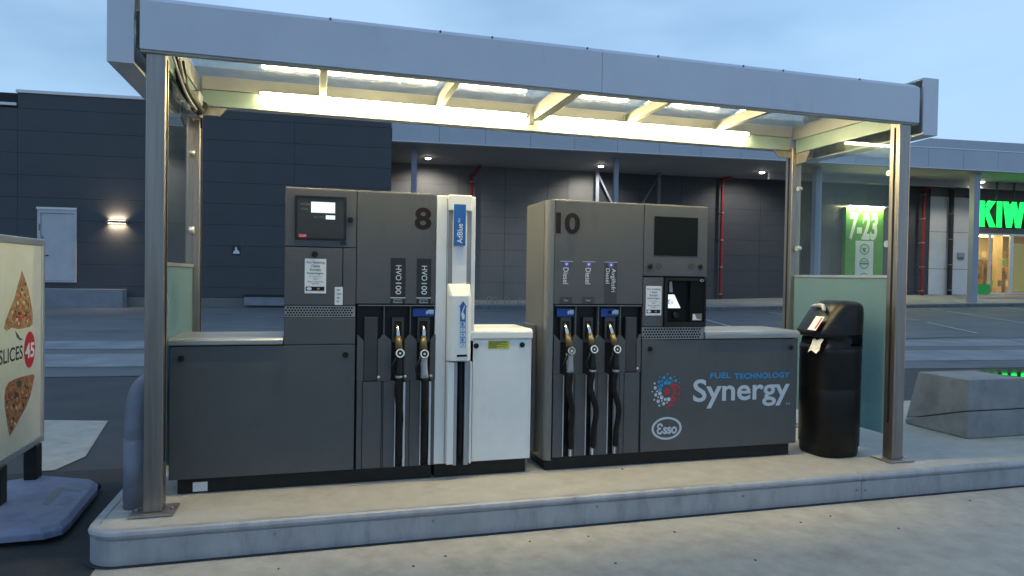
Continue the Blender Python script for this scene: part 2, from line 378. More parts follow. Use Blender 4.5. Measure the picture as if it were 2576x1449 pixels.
# concrete forecourt in front of the island
fc = MB()
xs = [-1.15, -.6, 0, 2, 4, 8, 16, 40]; ys = [-40, -10, -5, -3, -2, -1.2, -.45]
fc.add([(x, y, .006) for x in xs for y in ys], [(i * 7 + j, (i + 1) * 7 + j, (i + 1) * 7 + j + 1, i * 7 + j + 1) for i in range(7) for j in range(6)])
fc.build('forecourt', 'concrete', kind='structure', label='pale concrete forecourt in front of the kerb')
# fresh dark asphalt by the island end, and a pale concrete slab in it
MB().add([(-6, -8, .004), (-1.154, -8, .004), (-1.154, 1.5, .004), (-6, 1.62, .004)], [(0, 1, 2, 3)]).build('asphalt_patch', 'asphalt_new', kind='structure', label='newer black asphalt beside the island end')
wp = [hZ(*q) for q in [(60, 1058), (272, 1060), (215, 1150), (137, 1185), (60, 1190)]]
MB().add([(p.x, p.y, .008) for p in wp], [(0, 1, 2, 3, 4)]).build('concrete_slab', 'concrete', kind='structure', label='pale concrete slab with a slanted edge behind the advertising stand')

# --- pump island with a rounded left end
IX0, IX1, IY0, IY1, CR = -1.20, 11.0, -.59, 1.95, .16
def island_outline(o=0.0, n=7):
    pts = []
    for k in range(n + 1):
        a = math.pi + (math.pi / 2) * k / n
        pts.append((IX0 + CR + (CR + o) * math.cos(a), IY0 + CR + (CR + o) * math.sin(a)))
    return pts
arc = island_outline()
top = arc + [(IX1, IY0), (IX1, IY1), (IX0, IY1)]
isl = MB().prism(top, -.05, H - .004, 'z').build('pump_island', 'island_concrete', kind='structure', label='raised concrete pump island with rounded steel kerb')
def kerb_run(path, name, parent):
    prof = [(.004, -.02), (.020, -.02), (.020, .146), (.010, .152), (.010, .157), (.028, .164), (.031, .178), (.024, .194), (.010, H + .002), (-.028, H + .001), (-.028, H - .02)]
    rings = []
    for i, p in enumerate(path):
        a, b = Vector(path[max(0, i - 1)]), Vector(path[min(len(path) - 1, i + 1)]); d = (b - a).normalized(); nrm = Vector((d.y, -d.x))
        rings.append([(p[0] + nrm.x * o, p[1] + nrm.y * o, z) for o, z in prof])
    return MB().loft(rings, smooth=False).build(name, 'kerb_steel', parent)
seamx = hY(2167, 1230, IY0 - .02).x
kerb_run([(IX0, IY1), (IX0, .6), (IX0, 0)] + arc + [(.5, IY0), (2.2, IY0), (seamx - .002, IY0)], 'kerb_plate', isl)
kerb_run([(seamx + .002, IY0), (6, IY0), (8.5, IY0), (IX1, IY0)], 'kerb_plate', isl)
for px, py in [(1089, 1311), (1502, 1275), (1870, 1248), (2156, 1207), (2178, 1207), (2156, 1233), (2178, 1233), (690, 1345)]:
    p = hY(px, py, IY0 - .022); MB().cyl((p.x, IY0 - .018, p.z), (p.x, IY0 - .027, p.z), .010, .008, 8).build('bolt', 'steel_worn', isl)

kj = []
for x_, y_ in [(IX0 - .03, IY1), (IX0 - .03, 0)]: kj += [(x_ - .02, y_, .0085), (x_ + .02, y_, .0085)]
for (x_, y_), (x2_, y2_) in zip(island_outline(.015), island_outline(.055)): kj += [(x2_, y2_, .0085), (x_, y_, .0085)]
kj += [(IX1, IY0 - .055, .0085), (IX1, IY0 - .015, .0085)]
MB().add(kj, [(2 * i, 2 * i + 1, 2 * i + 3, 2 * i + 2) for i in range(len(kj) // 2 - 1)]).build('kerb_joint', 'asphalt_new', kind='structure', label='dark sealed joint along the foot of the kerb')
# --- painted bay lines on the car park
def ground_line(a, b, w, name='bay_line', label='thin white parking bay line on the far car park'):
    A, B = FBi @ hG(*a), FBi @ hG(*b); n_ = 8; d = (B - A); d.z = 0; d.normalize(); w_ = Vector((-d.y, d.x, 0)) * w / 2
    vs_ = []
    for i in range(n_ + 1):
        q = A.lerp(B, i / n_)
        for sg in (-1, 1): r = q + w_ * sg; vs_.append((r.x, r.y, gz(r.x, r.y) + .02))
    return MB().add(vs_, [(2 * i, 2 * i + 2, 2 * i + 3, 2 * i + 1) for i in range(n_)]).build(name, 'paint_line', frame=FB, kind='structure', label=label)
for a, b in [((2332, 812), (2460, 840)), ((2384, 784), (2700, 832)), ((2338, 777), (2374, 782)), ((2518, 773), (2700, 797)), ((2250, 800), (2313, 807)), ((1700, 785), (1850, 826)), ((1935, 787), (1975, 793))]:
    ground_line(a, b, .12)
# tarred crack
cp = [FBi @ hG(*q) for q in [(2150, 856), (2282, 853.5), (2380, 850), (2450, 848.5), (2500, 849), (2540, 856), (2600, 868)]]
vs_ = []
for q in cp:
    for sg in (-.035, .035): vs_.append((q.x, q.y + sg, gz(q.x, q.y) + .02))
MB().add(vs_, [(2 * i, 2 * i + 2, 2 * i + 3, 2 * i + 1) for i in range(len(cp) - 1)]).build('crack_seal', 'asphalt_new', frame=FB, kind='structure', label='dark sealed crack across the car park')

# ================================================================== BUILDING, LEFT BLOCK
WS0, WS1, WT = -19.0, .66, 5.5
bl = thing('warehouse', 'tall dark panelled block with pale coping, white door and lit wall lamp', 'building', (-6, 0, 0), FB)
box('wall_core', 'joint', bl, WS0, WS1 - .03, .05, 12, -.2, 8.26)
joints = [8.53 - .835 * k for k in range(1, 10)]                     # panel joints measured on the photo
edges = [8.28] + joints[0:] + [.62]
edges = [e for e in edges if e <= 8.28]
cols = [WS0, -13.22, -8.1, -3.2, WS1]
for zb, za in zip(edges[1:], edges[:-1]):
    for sa, sb in zip(cols[:-1], cols[1:]):
        top_ = min(za, 7.78) if sb <= -13.2 else za
        if top_ - zb < .1: continue
        box('wall_panel', 'panel_dark', bl, sa + .004, sb - .004, 0, .05, zb + .004, top_ - .004, bevel=.003)
box('plinth', 'panel_dark2', bl, WS0, WS1 - .01, .012, .05, -.2, .612)
box('coping', 'coping', bl, -13.26, WS1 + .02, -.06, 1.0, 8.27, 8.38)
box('coping', 'coping', bl, WS0, -13.262, -.06, 1.0, 7.78, 7.88)
# return wall of the recess on the right of this block
for zb, za in zip(edges[1:], edges[:-1]):
    box('wall_panel', 'panel_dark', bl, WS1 - .03, WS1, .06, WT - .02, zb + .008, min(za, 7.1) - .008)
box('plinth', 'panel_dark2', bl, WS1 - .03, WS1, .06, WT - .02, -.2, .61)
# door with frame
dx0, dx1, dz0, dz1 = brct(95.5, 524, 193.5, 710)
dr = box('door', 'door_white', bl, dx0 + .12, dx1 - .07, -.035, -.004, dz0 + .06, dz1 - .2, bevel=.006)
fm = MB().box(dx0, dx0 + .11, -.07, -.003, dz0, dz1).box(dx1 - .06, dx1, -.07, -.003, dz0, dz1).box(dx0 + .11, dx1 - .06, -.07, -.003, dz1 - .19, dz1).box(dx0 + .11, dx1 - .06, -.07, -.003, dz0, dz0 + .05)
fm.build('door_frame', 'door_white', bl)
MB().box(dx0 - .02, dx1 + .02, -.1, -.072, dz1 - .05, dz1 + .03).build('door_canopy', 'coping', bl)
hx = dx0 + .17
MB().tube([(hx, -.04, dz0 + 1.75), (hx + .02, -.09, dz0 + 1.73), (hx + .03, -.1, dz0 + 1.45), (hx + .02, -.09, dz0 + 1.22), (hx, -.04, dz0 + 1.2)], .014, 6).build('pull_handle', 'ink_grey', dr)
MB().box(hx, hx + .22, -.1, -.07, dz0 + 1.0, dz0 + 1.035).box(hx, hx + .04, -.07, -.035, dz0 + .96, dz0 + 1.08).build('door_handle', 'ink', dr)
box('letter_slot', 'ink_grey', bl, dx0 + .055, dx0 + .1, -.08, -.072, dz0 + 1.95, dz0 + 2.2)
rx0, rx1, rz0, rz1 = brct(70, 726, 320, 774)
box('loading_step', 'grey_ledge', bl, rx0 - 3, rx1, -.5, -.003, rz0 - .2, rz1, bevel=.02)
qx0, qx1, qz0, qz1 = brct(618, 741, 720, 768)
box('wall_ledge', 'grey_ledge', bl, qx0, qx1 + 2.0, -.35, -.003, qz0, qz1 - .08, bevel=.02)
box('ledge_top', 'joint', bl, qx0 - .03, qx1 + 2.0, -.38, -.004, qz1 - .075, qz1)
# wall lamp
lp = hB(294.5, 558.5, -.05)
wl = thing('wall_lamp', 'slim wall lamp throwing warm light up and down beside the white door', 'lamp', (lp.x, 0, lp.z), FB)
MB().box(lp.x - .38, lp.x + .38, -.14, -.003, lp.z - .05, lp.z + .05).build('lamp_body', 'ink_grey', wl, bevel=.01)
for sg in (-1, 1):
    MB().box(lp.x - .3, lp.x + .3, -.12, -.02, lp.z + sg * .0515, lp.z + sg * .056).build('lamp_lens', 'lamp_warm', wl)
    ld = bpy.data.lights.new('lamp_glow', 'AREA'); ld.shape = 'RECTANGLE'; ld.size = .6; ld.size_y = .09; ld.energy = 9; ld.color = (1, .78, .5); ld.spread = rad(130)
    lo_ = bpy.data.objects.new('lamp_glow', ld); COL.objects.link(lo_); lo_.parent = wl; lo_.location = (0, -.085, sg * .062)
    lo_.rotation_euler = (0 if sg < 0 else math.pi, 0, 0)
# small pictogram plate
px0, px1, pz0, pz1 = brct(583, 617.5, 606, 642)
ps = thing('notice_plate', 'small square black pictogram plate on the dark panel wall', 'sign', (px0, 0, pz0), FB)
box('plate', 'ink', ps, px0, px1, -.012, -.002, pz0, pz1)
mx, mz = (px0 + px1) / 2, (pz0 + pz1) / 2
MB().prism([(mx - .13, mz - .13), (mx + .13, mz - .13), (mx + .10, mz - .02), (mx + .03, mz + .02), (mx, mz + .16), (mx - .03, mz + .02), (mx - .08, mz - .02)], -.016, -.014).prism(circ(mx - .01, mz + .08, .045, 10), -.016, -.014).build('pictogram', 'print_white', ps)

# ================================================================== BUILDING, SHOP WING WITH OVERHANG
sh = thing('shop_building', 'long dark shop wing under a pale overhanging fascia with downlights', 'building', (20, 0, 0), FB)
FZ0, FZ1 = 7.20, 8.13
S1 = 60.0
x = WS1 + .01; k = 0
while x < S1:
    w_ = 1.95
    box('fascia_panel', 'fascia_far', sh, x + .006, x + w_ - .006, -.02, .03, FZ0, FZ1, bevel=.006)
    x += w_
box('fascia_core', 'joint', sh, WS1 + .01, S1, .03, .4, FZ0 + .02, FZ1 - .02)
box('fascia_trim', 'coping', sh, WS1 + .01, S1, -.035, .02, FZ0 - .035, FZ0 - .003)
box('fascia_cap', 'coping', sh, WS1 + .01, S1, -.04, .5, FZ1 + .003, FZ1 + .05)
box('soffit', 'soffit', sh, WS1 + .01, S1, .03, 12, FZ0 - .06, FZ0 + .015)
box('roof', 'joint', sh, WS1 + .01, S1, .5, 14, FZ0 + .03, FZ1 - .1)
# raised roof edge above the shop
q0, q1, r0, r1 = brct(2339, 358, 2700, 382, 3.0)
ru = MB().box(q0, S1, 3.0, 10, r0 - .02, r1).build('roof_parapet', 'fascia_far', sh)
box('parapet_shadow_strip', 'joint', sh, q0 + .8, S1, 3.05, 9.9, r0 - .15, r0 - .02)  # dark strip painted in for the shadow under the parapet
# back wall of the recess: panels
seams = [WS1, 1.9, 3.95, 6.4, 8.6, 9.75, 11.3, 13.6, 15.9, 18.3, 20.5, 22.7, 24.9, 27.1, 29.5, 31.1]
T = WT
rows = [7.13, 6.30, 5.47, 4.64, 3.81, 2.98, 2.15, 1.32, .3]
box('wall_core', 'joint', sh, WS1, 31.2, T + .05, T + .4, -.2, 7.1)
for sa, sb in zip(seams[:-1], seams[1:]):
    for za, zb in zip(rows[:-1], rows[1:]):
        box('wall_panel', 'panel_dark2' if sb < 12.5 else 'panel_dark', sh, sa + .008, sb - .008, T, T + .05, zb + .005, za - .005)
# downlight pools on the wall, put into the colour of paler lined panels
for a, b in ((1052, 1152), (1430, 1498)):
    s0_, s1_ = hB(a, 450, T - .05).x, hB(b, 450, T - .05).x
    dd = box('lit_wall_panel', 'lit_wall_grey', sh, s0_, s1_, T - .03, T - .005, .55, 6.95)
    for z_ in [1.2 + .62 * i for i in range(10)]: box('lit_panel_line', 'panel_dark2', dd, s0_ + .02, s1_ - .02, T - .04, T - .031, z_, z_ + .028)
# columns carrying the overhang
for a, b, y, t_ in [(1034, 1048, 480, 1.2), (1545, 1556, 470, 1.2), (2051, 2066, 560, 1.2), (2449, 2463, 600, .45)]:
    s0_, s1_ = hB(a, y, t_).x, hB(b, y, t_).x
    box('column', 'column_paint', sh, s0_, s1_, t_, t_ + (s1_ - s0_), .1, FZ0 - .065, bevel=.01)
# bulkhead beam in front of the shop wall
u0, u1, v0, v1 = brct(2292, 452, 2440, 469, 3.0)
box('bulkhead', 'soffit', sh, 19.5, S1, 3.0, 3.15, v0, v1)
# pavement under the overhang
pv = []; ss = [WS1 + .02] + [2 + 2 * i for i in range(30)]
def pz(s_, back): return zk(s_) + .16 + (.10 if back else 0) * min(1, max(0, s_ / 15)) + (.16 if back else 0) * min(1, max(0, (s_ - 15) / 16))
for s_ in ss: pv += [(s_, -.33, -.1), (s_, -.33, pz(s_, 0)), (s_, T + .02, pz(s_, 1))]
MB().add(pv, [f for i in range(len(ss) - 1) for f in ((3 * i + 1, 3 * i + 4, 3 * i + 5, 3 * i + 2),)]).build('pavement', 'concrete_strip', frame=FB, kind='structure', label='pale pavement along the shop wall')
MB().add([(s_, -.35, a) for s_ in ss for a in (-.1, 0)], []).build('pavement_base', 'kerb_stone', frame=FB, kind='structure', label='base under the pavement') if False else None
kb = []
for s_ in ss: kb += [(s_, -.36, -.1), (s_, -.36, pz(s_, 0) - .02), (s_, -.345, pz(s_, 0) + .004), (s_, -.20, pz(s_, 0) + .006)]
MB().add(kb, [(4 * i + j, 4 * i + 4 + j, 4 * i + 5 + j, 4 * i + 1 + j) for i in range(len(ss) - 1) for j in range(3)]).build('kerb', 'kerb_stone', frame=FB, kind='structure', label='dark stone kerb of the far pavement')
# white entrance wall of the shop
wcols = [(2338, 2388), (2394, 2443)]
zr = [hB(2390, y, T - .06).z for y in (495, 584, 677, 742)]
for a, b in wcols:
    s0_, s1_ = hB(a, 620, T - .06).x, hB(b, 620, T - .06).x
    for za, zb in zip(zr[:-1], zr[1:]): box('facade_panel', 'panel_white', sh, s0_ + .01, s1_ - .01, T - .06, T - .02, zb + .012, za - .012)
    box('facade_panel', 'panel_dark2', sh, s0_ + .01, s1_ - .01, T - .06, T - .02, zr[0] + .012, 7.1)
E0 = hB(2446, 660, T).x
box('wall_core', 'joint', sh, 31.2, E0 - .05, T + .002, T + .4, 0, 7.1)
ztop = hB(2520, 588, T).z; zbot = hB(2520, 741, T).z
box('lintel', 'panel_dark2', sh, E0, S1, T + .0, T + .3, ztop, 7.1)
# glazed entrance with a lit room behind
box('shop_floor', 'shop_wall', sh, E0, S1, T + .01, T + 7, zbot - .2, zbot)
box('shop_back_wall', 'shop_wall', sh, E0, S1, T + 6.8, T + 7, zbot, ztop + .5)
box('shop_ceiling', 'shop_wall', sh, E0, S1, T + .31, T + 7, ztop + .3, ztop + .5)
box('shop_side_wall', 'shop_wall', sh, E0 - .05, E0, T + .3, T + 7, zbot, ztop + .3)
for i in range(4): box('ceiling_light', 'shop_light', sh, E0 + .5, E0 + 7, T + 1.0 + 1.5 * i, T + 1.25 + 1.5 * i, ztop + .24, ztop + .29)
frx = [(2446, 2449), (2488, 2493), (2541, 2549), (2640, 2646)]
for a, b in frx:
    s0_, s1_ = hB(a, 660, T - .05).x, hB(b, 660, T - .05).x
    box('door_frame', 'alu_frame', sh, s0_, s1_, T - .04, T + .06, zbot, ztop)
box('door_frame', 'alu_frame', sh, E0, E0 + 5, T - .03, T + .05, ztop - .1, ztop - .003)
box('door_frame', 'alu_frame', sh, E0, E0 + 5, T - .03, T + .05, zbot, zbot + .12)
for a, b in ((2449, 2488), (2493, 2541), (2549, 2640)):
    s0_, s1_ = hB(a, 660, T).x, hB(b, 660, T).x
    box('glass_pane', 'shop_glass', sh, s0_, s1_, T, T + .02, zbot + .122, ztop - .102)
gz0 = hB(2470, 733, T).z
for a, b in ((2444, 2488),): box('green_band', 'kiwi_green', sh, hB(a, 735, T).x, hB(b, 735, T).x, T - .06, T - .045, zbot + .02, gz0 + .42)
box('yellow_poster', 'shop_yellow', sh, hB(2551, 660, T).x, hB(2640, 660, T).x, T + .06, T + .08, zbot + .2, ztop - .55)
for a, b, d, h_ in ((2452, 2470, 2.5, 1.9), (2496, 2506, 3.5, 2.0), (2514, 2530, 4.5, 1.7), (2474, 2486, 4, 2.2)):
    box('shelf_rack', 'shop_dark', sh, hB(a, 660, T + d).x, hB(b, 660, T + d).x, T + d, T + d + .6, zbot, zbot + h_)
box('inner_column', 'shop_wall', sh, hB(2507, 660, T + 2).x, hB(2521, 660, T + 2).x, T + 2, T + 2.3, zbot, ztop + .3)
for k_ in range(16):
    px_ = 2453 + 5.2 * k_; d_ = 2.2 + (k_ * 7 % 5) * .8; z_ = zbot + .5 + .45 * (k_ * 3 % 5)
    q_ = hB(px_, 660, T + d_); box('shelf_goods', ('pizza_red', 'shop_dark', 'pizza_gold', 'shop_wall', 'ink_grey', 'board_green')[k_ % 6], sh, q_.x, q_.x + .28, T + d_ - .3, T + d_ - .02, z_, z_ + .34)
pp = hB(2528, 627, T - .07)
# fixtures on the white wall
for nm, lab, a in (('intercom_box', 'grey wall box with a dark slot on the white shop facade', (2409, 636, 2425, 653)), ('key_reader', 'small white reader box on the shop facade above the grey box', (2436, 611, 2445, 628))):
    s0_, s1_, z0_, z1_ = brct(*a, T - .1)
    o = thing(nm, lab, 'box', (s0_, T - .06, z0_), FB)
    box('case', 'grey_plastic' if 'inter' in nm else 'white_paint', o, s0_, s1_, T - .16, T - .062, z0_ + (z1_ - z0_) * .35, z1_, bevel=.01)
    box('slot', 'ink_grey', o, s0_ + .03, s1_ - .03, T - .14, T - .063, z0_, z0_ + (z1_ - z0_) * .34)
c0 = hB(2432, 496, T - .1)
sc_ = thing('security_camera', 'small dark security camera high on the white shop facade', 'camera', (c0.x, T - .06, c0.z), FB)
MB().cyl((c0.x + .08, T - .35, c0.z - .05), (c0.x - .08, T - .2, c0.z + .02), .06, .06, 10).build('camera_body', 'ink', sc_)
MB().tube([(c0.x - .08, T - .2, c0.z + .02), (c0.x - .1, T - .13, c0.z + .06), (c0.x - .1, T - .062, c0.z + .06)], .02, 6).build('bracket', 'ink', sc_)
# dark downpipe between the white panels and a red one by the wall
def downpipe(px, ptop, pbot, r, m, label, t_, group=None, elbow=True):
    a, b = hB(px, ptop, t_), hB(px, pbot, t_); s_ = hB(px, (ptop + pbot) / 2, t_).x
    o = thing('downpipe', label, 'pipe', (s_, t_, b.z), FB, group)
    pts = [(s_, t_, b.z), (s_, t_, (a.z + b.z) / 2), (s_, t_, a.z)]
    if elbow: pts += [(s_ + .05, t_ - .05, a.z + .25), (s_ + .45, t_ - .2, 7.12)]
    else: pts += [(s_, t_, 7.12)]
    MB().tube(pts, r, 10).build('pipe', m, o)
    n_ = 5
    for i in range(n_):
        z_ = b.z + .25 + (a.z - b.z - .3) * i / (n_ - 1)
        MB().cyl((s_, t_, z_ - .03), (s_, t_, z_ + .03), r * 1.2, n=10).build('pipe_clamp', 'steel_worn', o)
        MB().box(s_ - .02, s_ + .02, t_ + r, WT - .003 if t_ < WT - .15 else t_ + r + .05, z_ - .02, z_ + .02).build('pipe_bracket', 'grey_plastic', o)
    return o
downpipe(2391.5, 472, 741, .13, 'ink', 'thick dark downpipe between the white facade panels', WT - .28, elbow=False)
downpipe(2322, 487, 743, .085, 'red_pipe', 'red downpipe on the dark wall beside the white shop facade', WT - .32)
downpipe(1815, 465, 752, .085, 'red_pipe', 'long red downpipe rising beyond the pump with the black terminal', WT - .32)
downpipe(1184, 455, 742, .085, 'red_pipe', 'dim red downpipe showing above the white additive dispenser', WT - .32)
# illuminated green opening-hours board
b0, b1, e0, e1 = brct(2126, 522, 2221, 750, T - .3)
bd = thing('opening_hours_board', 'green board reading 7-23 with a lit strip along its top', 'sign', (b0, T - .1, e0), FB)
box('board', 'board_green', bd, b0, b1, T - .3, T - .003, e0, e1, bevel=.02)
box('lamp_strip', 'board_light', bd, b0 + .1, b1 - .1, T - .46, T - .42, e1 - .02, e1 + .02)
box('lamp_hood', 'alu_frame', bd, b0 + .02, b1 + .12, T - .55, T - .3, e1 + .03, e1 + .09)
n0, n1, n2, n3 = brct(2137, 535, 2208, 605, T - .31)
txt('numerals', 'board_white', bd, '7-23', n0, n1, n2, n3, T - .304, bold=.04, shear=.10, spacing=1.02)
n0, n1, n2, n3 = brct(2151, 606, 2196, 745, T - .31)
box('white_strip', 'board_white', bd, n0, n1, T - .308, T - .302, e0 + .01, n3)
cx_ = (n0 + n1) / 2
for i, py in enumerate((627, 663, 700, 730)):
    z_ = hB(2172, py, T - .31).z; mb = MB(); annulus(mb, cx_, z_, .30, .25, T - .314, T - .310, n=24)
    if i == 0: mb.prism([(cx_ - .17, z_ + .08), (cx_ + .15, z_ + .06), (cx_ + .02, z_ - .02), (cx_ + .12, z_ - .14), (cx_ - .04, z_ - .17), (cx_ - .12, z_ - .02)], T - .314, T - .310)
    else: mb.box(cx_ - .28, cx_ + .28, T - .316, T - .312, z_ - .05, z_ + .05).box(cx_ - .2, cx_ + .2, T - .316, T - .312, z_ + .1, z_ + .14)
    mb.build('emblem', 'board_green', bd)
# lit shop letters
kt = 2.55
ks = thing('shop_sign', 'glowing green shop letters above the glazed entrance', 'sign', (hB(2463, 573, kt).x, kt, hB(2463, 573, kt).z), FB)
k0, k1, k2, k3 = brct(2464, 507, 2576, 572, kt); kh = k3 - k2; lean = 0.0
def strokes(name, polys, x0):
    for nm, m, d, grow in (('letter', 'kiwi_light', 0.0, 0), ('letter_rim', 'kiwi_dark', .012, .05)):
        mb = MB()
        for p in polys:
            cx2 = sum(q[0] for q in p) / len(p); cz2 = sum(q[1] for q in p) / len(p)
            pp_ = [(x0 + a + (grow if a > cx2 else -grow), k2 + b * kh + (grow if b > cz2 else -grow)) for a, b in p]
            mb.prism(pp_, kt + d, kt + d + .14)
        mb.build(nm, m, ks)
sw = kh * .22
W_ = lambda f: f * kh
strokes('K', [[(0, 0), (W_(.235), 0), (W_(.235), 1), (0, 1)], [(W_(.235), .36), (W_(.36), .52), (W_(.72), 1), (W_(.45), 1), (W_(.235), .66)], [(W_(.27), .44), (W_(.42), .62), (W_(.74), 0), (W_(.46), 0)]], k0)
strokes('I', [[(0, 0), (W_(.235), 0), (W_(.235), 1), (0, 1)]], k0 + W_(.78))
w0 = k0 + W_(1.06)
strokes('W', [[(0, 1), (W_(.24), 1), (W_(.40), 0), (W_(.17), 0)], [(W_(.17), 0), (W_(.40), 0), (W_(.60), 1), (W_(.40), 1)], [(W_(.40), 1), (W_(.60), 1), (W_(.82), 0), (W_(.59), 0)], [(W_(.59), 0), (W_(.82), 0), (W_(1.0), 1), (W_(.77), 1)]], w0)
strokes('I', [[(0, 0), (W_(.235), 0), (W_(.235), 1), (0, 1)]], w0 + W_(1.04))
for f0 in (.1, .8): box('sign_rail', 'kiwi_dark', ks, k0 - .1, w0 + W_(1.35), kt + .16, kt + .22, k2 + kh * f0, k2 + kh * (f0 + .08))
for f0 in (.1, .9, 1.7, 2.3): box('hanger', 'kiwi_dark', ks, k0 + W_(f0), k0 + W_(f0) + .08, kt + .221, kt + .28, k2 + kh * .1, FZ0 - .062)
# downlights
dls = [(1077, 395, 'round downlight in the overhang above the pale painted light pool by the warehouse corner'), (1512, 415, 'round downlight in the overhang beside the steel brace frames'), (1917, 431, 'round downlight in the overhang near the long red downpipe'), (2470, 455, 'round downlight in the overhang before the green shop sign')]
for i, (px, py, lab) in enumerate(dls):
    P = FBi @ hZ(px, py, FZ0 - .07)
    o = thing('downlight', lab, 'light', (P.x, P.y, FZ0 - .06), FB, 'downlights under the overhang')
    MB().cyl((P.x, P.y, FZ0 - .12), (P.x, P.y, FZ0 - .063), .15, n=16).build('trim_ring', 'alu_frame', o)
    MB().cyl((P.x, P.y, FZ0 - .165), (P.x, P.y, FZ0 - .122), .11, .135, n=16).build('lens', 'lamp_white', o)
    ld = bpy.data.lights.new('downlight_beam', 'SPOT'); ld.energy = 210; ld.spot_size = rad(125); ld.spot_blend = .6; ld.color = (1, .95, .85); ld.shadow_soft_size = .12
    lo_ = bpy.data.objects.new('downlight_beam', ld); COL.objects.link(lo_); lo_.parent = o; lo_.location = (0, 0, -.13); lo_.rotation_euler = (rad(28), 0, 0)
# steel brace frames between the columns
for a, b, lab in (((1504, 433), (1541, 511), 'steel post with a brace sloping down towards the middle column'), ((1659, 440), (1622, 505), 'dim steel post with a brace sloping down under the overhang')):
    t_ = 4.7; A = hB(*a, t_); Bq = hB(*b, t_)
    o = thing('brace_frame', lab, 'steel frame', (A.x, t_, .5), FB, 'brace frames under the overhang')
    box('post', 'column_paint' if a[0] < 1600 else 'panel_dark2', o, A.x - .08, A.x + .08, t_, t_ + .16, .35, FZ0 - .063)
    d = (Vector((Bq.x, 0, Bq.z)) - Vector((A.x, 0, A.z))); d2 = d * 1.9
    MB().cyl((A.x, t_ + .08, A.z), (A.x + d2.x, t_ + .08, A.z + d2.z), .05, n=8).build('brace', 'column_paint' if a[0] < 1600 else 'panel_dark2', o)
# cycle hoops on the far pavement
for i, (px, py) in enumerate([(1231, 752), (1245, 762), (1275, 752), (1309, 762)]):
    P = hB(px, py, .4 + (i % 2 == 0) * .9); zb_ = pz(P.x, 0)
    o = thing('cycle_hoop', 'small pale steel hoop on the far pavement between the pumps', 'cycle stand', (P.x, P.y, zb_), FB, 'cycle hoops on the far pavement')
    MB().tube([(P.x - .09, P.y, zb_ - .03), (P.x - .09, P.y, zb_ + .26), (P.x, P.y, zb_ + .32), (P.x + .09, P.y, zb_ + .26), (P.x + .09, P.y, zb_ - .03)], .018, 6, 4).build('hoop', 'steel_worn', o)

# ================================================================== CANOPY OVER THE PUMPS
cn = thing('pump_canopy', 'flat roofed canopy on steel posts with pale fascia over the two pumps', 'canopy', (1.8, .35, H))
PXL, PXR, PW = -.972, 4.500, .104
FY0, FZa, FZb = -.38, 2.935, 3.215
CZ0, CZ1 = 2.85, 3.31
for xx in (PXL, PXR):
    for yy in (-.352, .948):
        # hollow steel post with a groove on its inner side
        ins = 1 if xx < 0 else -1
        po = MB().box(xx, xx + PW, yy, yy + PW, H + .012, FZa + .02).build('post', 'steel', cn, bevel=.006)
        MB().box(xx - .07, xx + PW + .07, yy - .055, yy + PW + .055, H, H + .011).build('base_plate', 'steel_worn', po, bevel=.003)
        for dx in (-.045, PW + .045):
            MB().cyl((xx + dx, yy + PW / 2, H + .011), (xx + dx, yy + PW / 2, H + .024), .012, n=6).build('anchor_bolt', 'steel_worn', po)
        gx = xx + PW if ins > 0 else xx
        MB().box(gx, gx + ins * .004, yy + .044, yy + .060, H + .3, 2.9).build('post_groove', 'hole', po)
seam_f = hY(1514, 225, FY0).x
for a, b in ((-1.0, seam_f - .0015), (seam_f + .0015, 4.655)):
    f_ = MB().prism([(FY0, FZa), (FY0, FZb), (FY0 + .05, FZb + .036), (FY0 + .08, FZb + .036), (FY0 + .08, FZa + .02), (FY0 + .06, FZa)], a, b, 'x').build('front_fascia', 'canopy_alu', cn)
for px, py in [(831, 55), (1107, 88), (1237, 106), (1476, 134), (1654, 152), (1868, 170), (1968, 178), (2160, 200)]:
    p = hY(px, py, FY0 + .02); MB().cyl((p.x, FY0 + .012, FZb + .014), (p.x, FY0 + .004, FZb + .022), .008, .006, 6).build('screw', 'ink_grey', cn)
MB().prism([(1.10, FZa), (1.10, FZb), (1.02, FZb + .03), (1.045, FZa)], -1.0, 4.655, 'x').build('rear_fascia', 'canopy_alu', cn)
box('drip_edge', 'gutter_grey', cn, -1.0, 4.655, FY0 + .012, FY0 + .055, FZa - .014, FZa - .001)
# channel shaped end caps
for sg, xo, xi in ((-1, -1.175, -1.035), (1, 4.865, 4.715)):
    c_ = MB(); lo_x, hi_x = min(xo, xi), max(xo, xi)
    c_.box(xo, xo - sg * .012, -.36, 1.09, CZ0, CZ1)
    c_.box(lo_x + (.012 if sg < 0 else 0), hi_x - (.012 if sg > 0 else 0), -.36, -.345, CZ0, CZ1)
    c_.box(lo_x + (.012 if sg < 0 else 0), hi_x - (.012 if sg > 0 else 0), 1.075, 1.09, CZ0, CZ1)
    c_.box(lo_x + (.012 if sg < 0 else 0), hi_x - (.012 if sg > 0 else 0), -.345, 1.075, CZ1 - .014, CZ1)
    c_.box(lo_x + (.012 if sg < 0 else 0), hi_x - (.012 if sg > 0 else 0), -.345, 1.075, CZ0, CZ0 + .014)
    c_.build('end_cap', 'canopy_alu', cn)
    box('cap_lining', 'gutter_grey', cn, xo - sg * .014, xo - sg * .02, -.343, 1.073, CZ0 + .02, CZ1 - .02)
    box('cap_spacer', 'ink_grey', cn, xi + sg * .002, xi - sg * .045, -.30, 1.0, FZa + .03, FZb - .04)
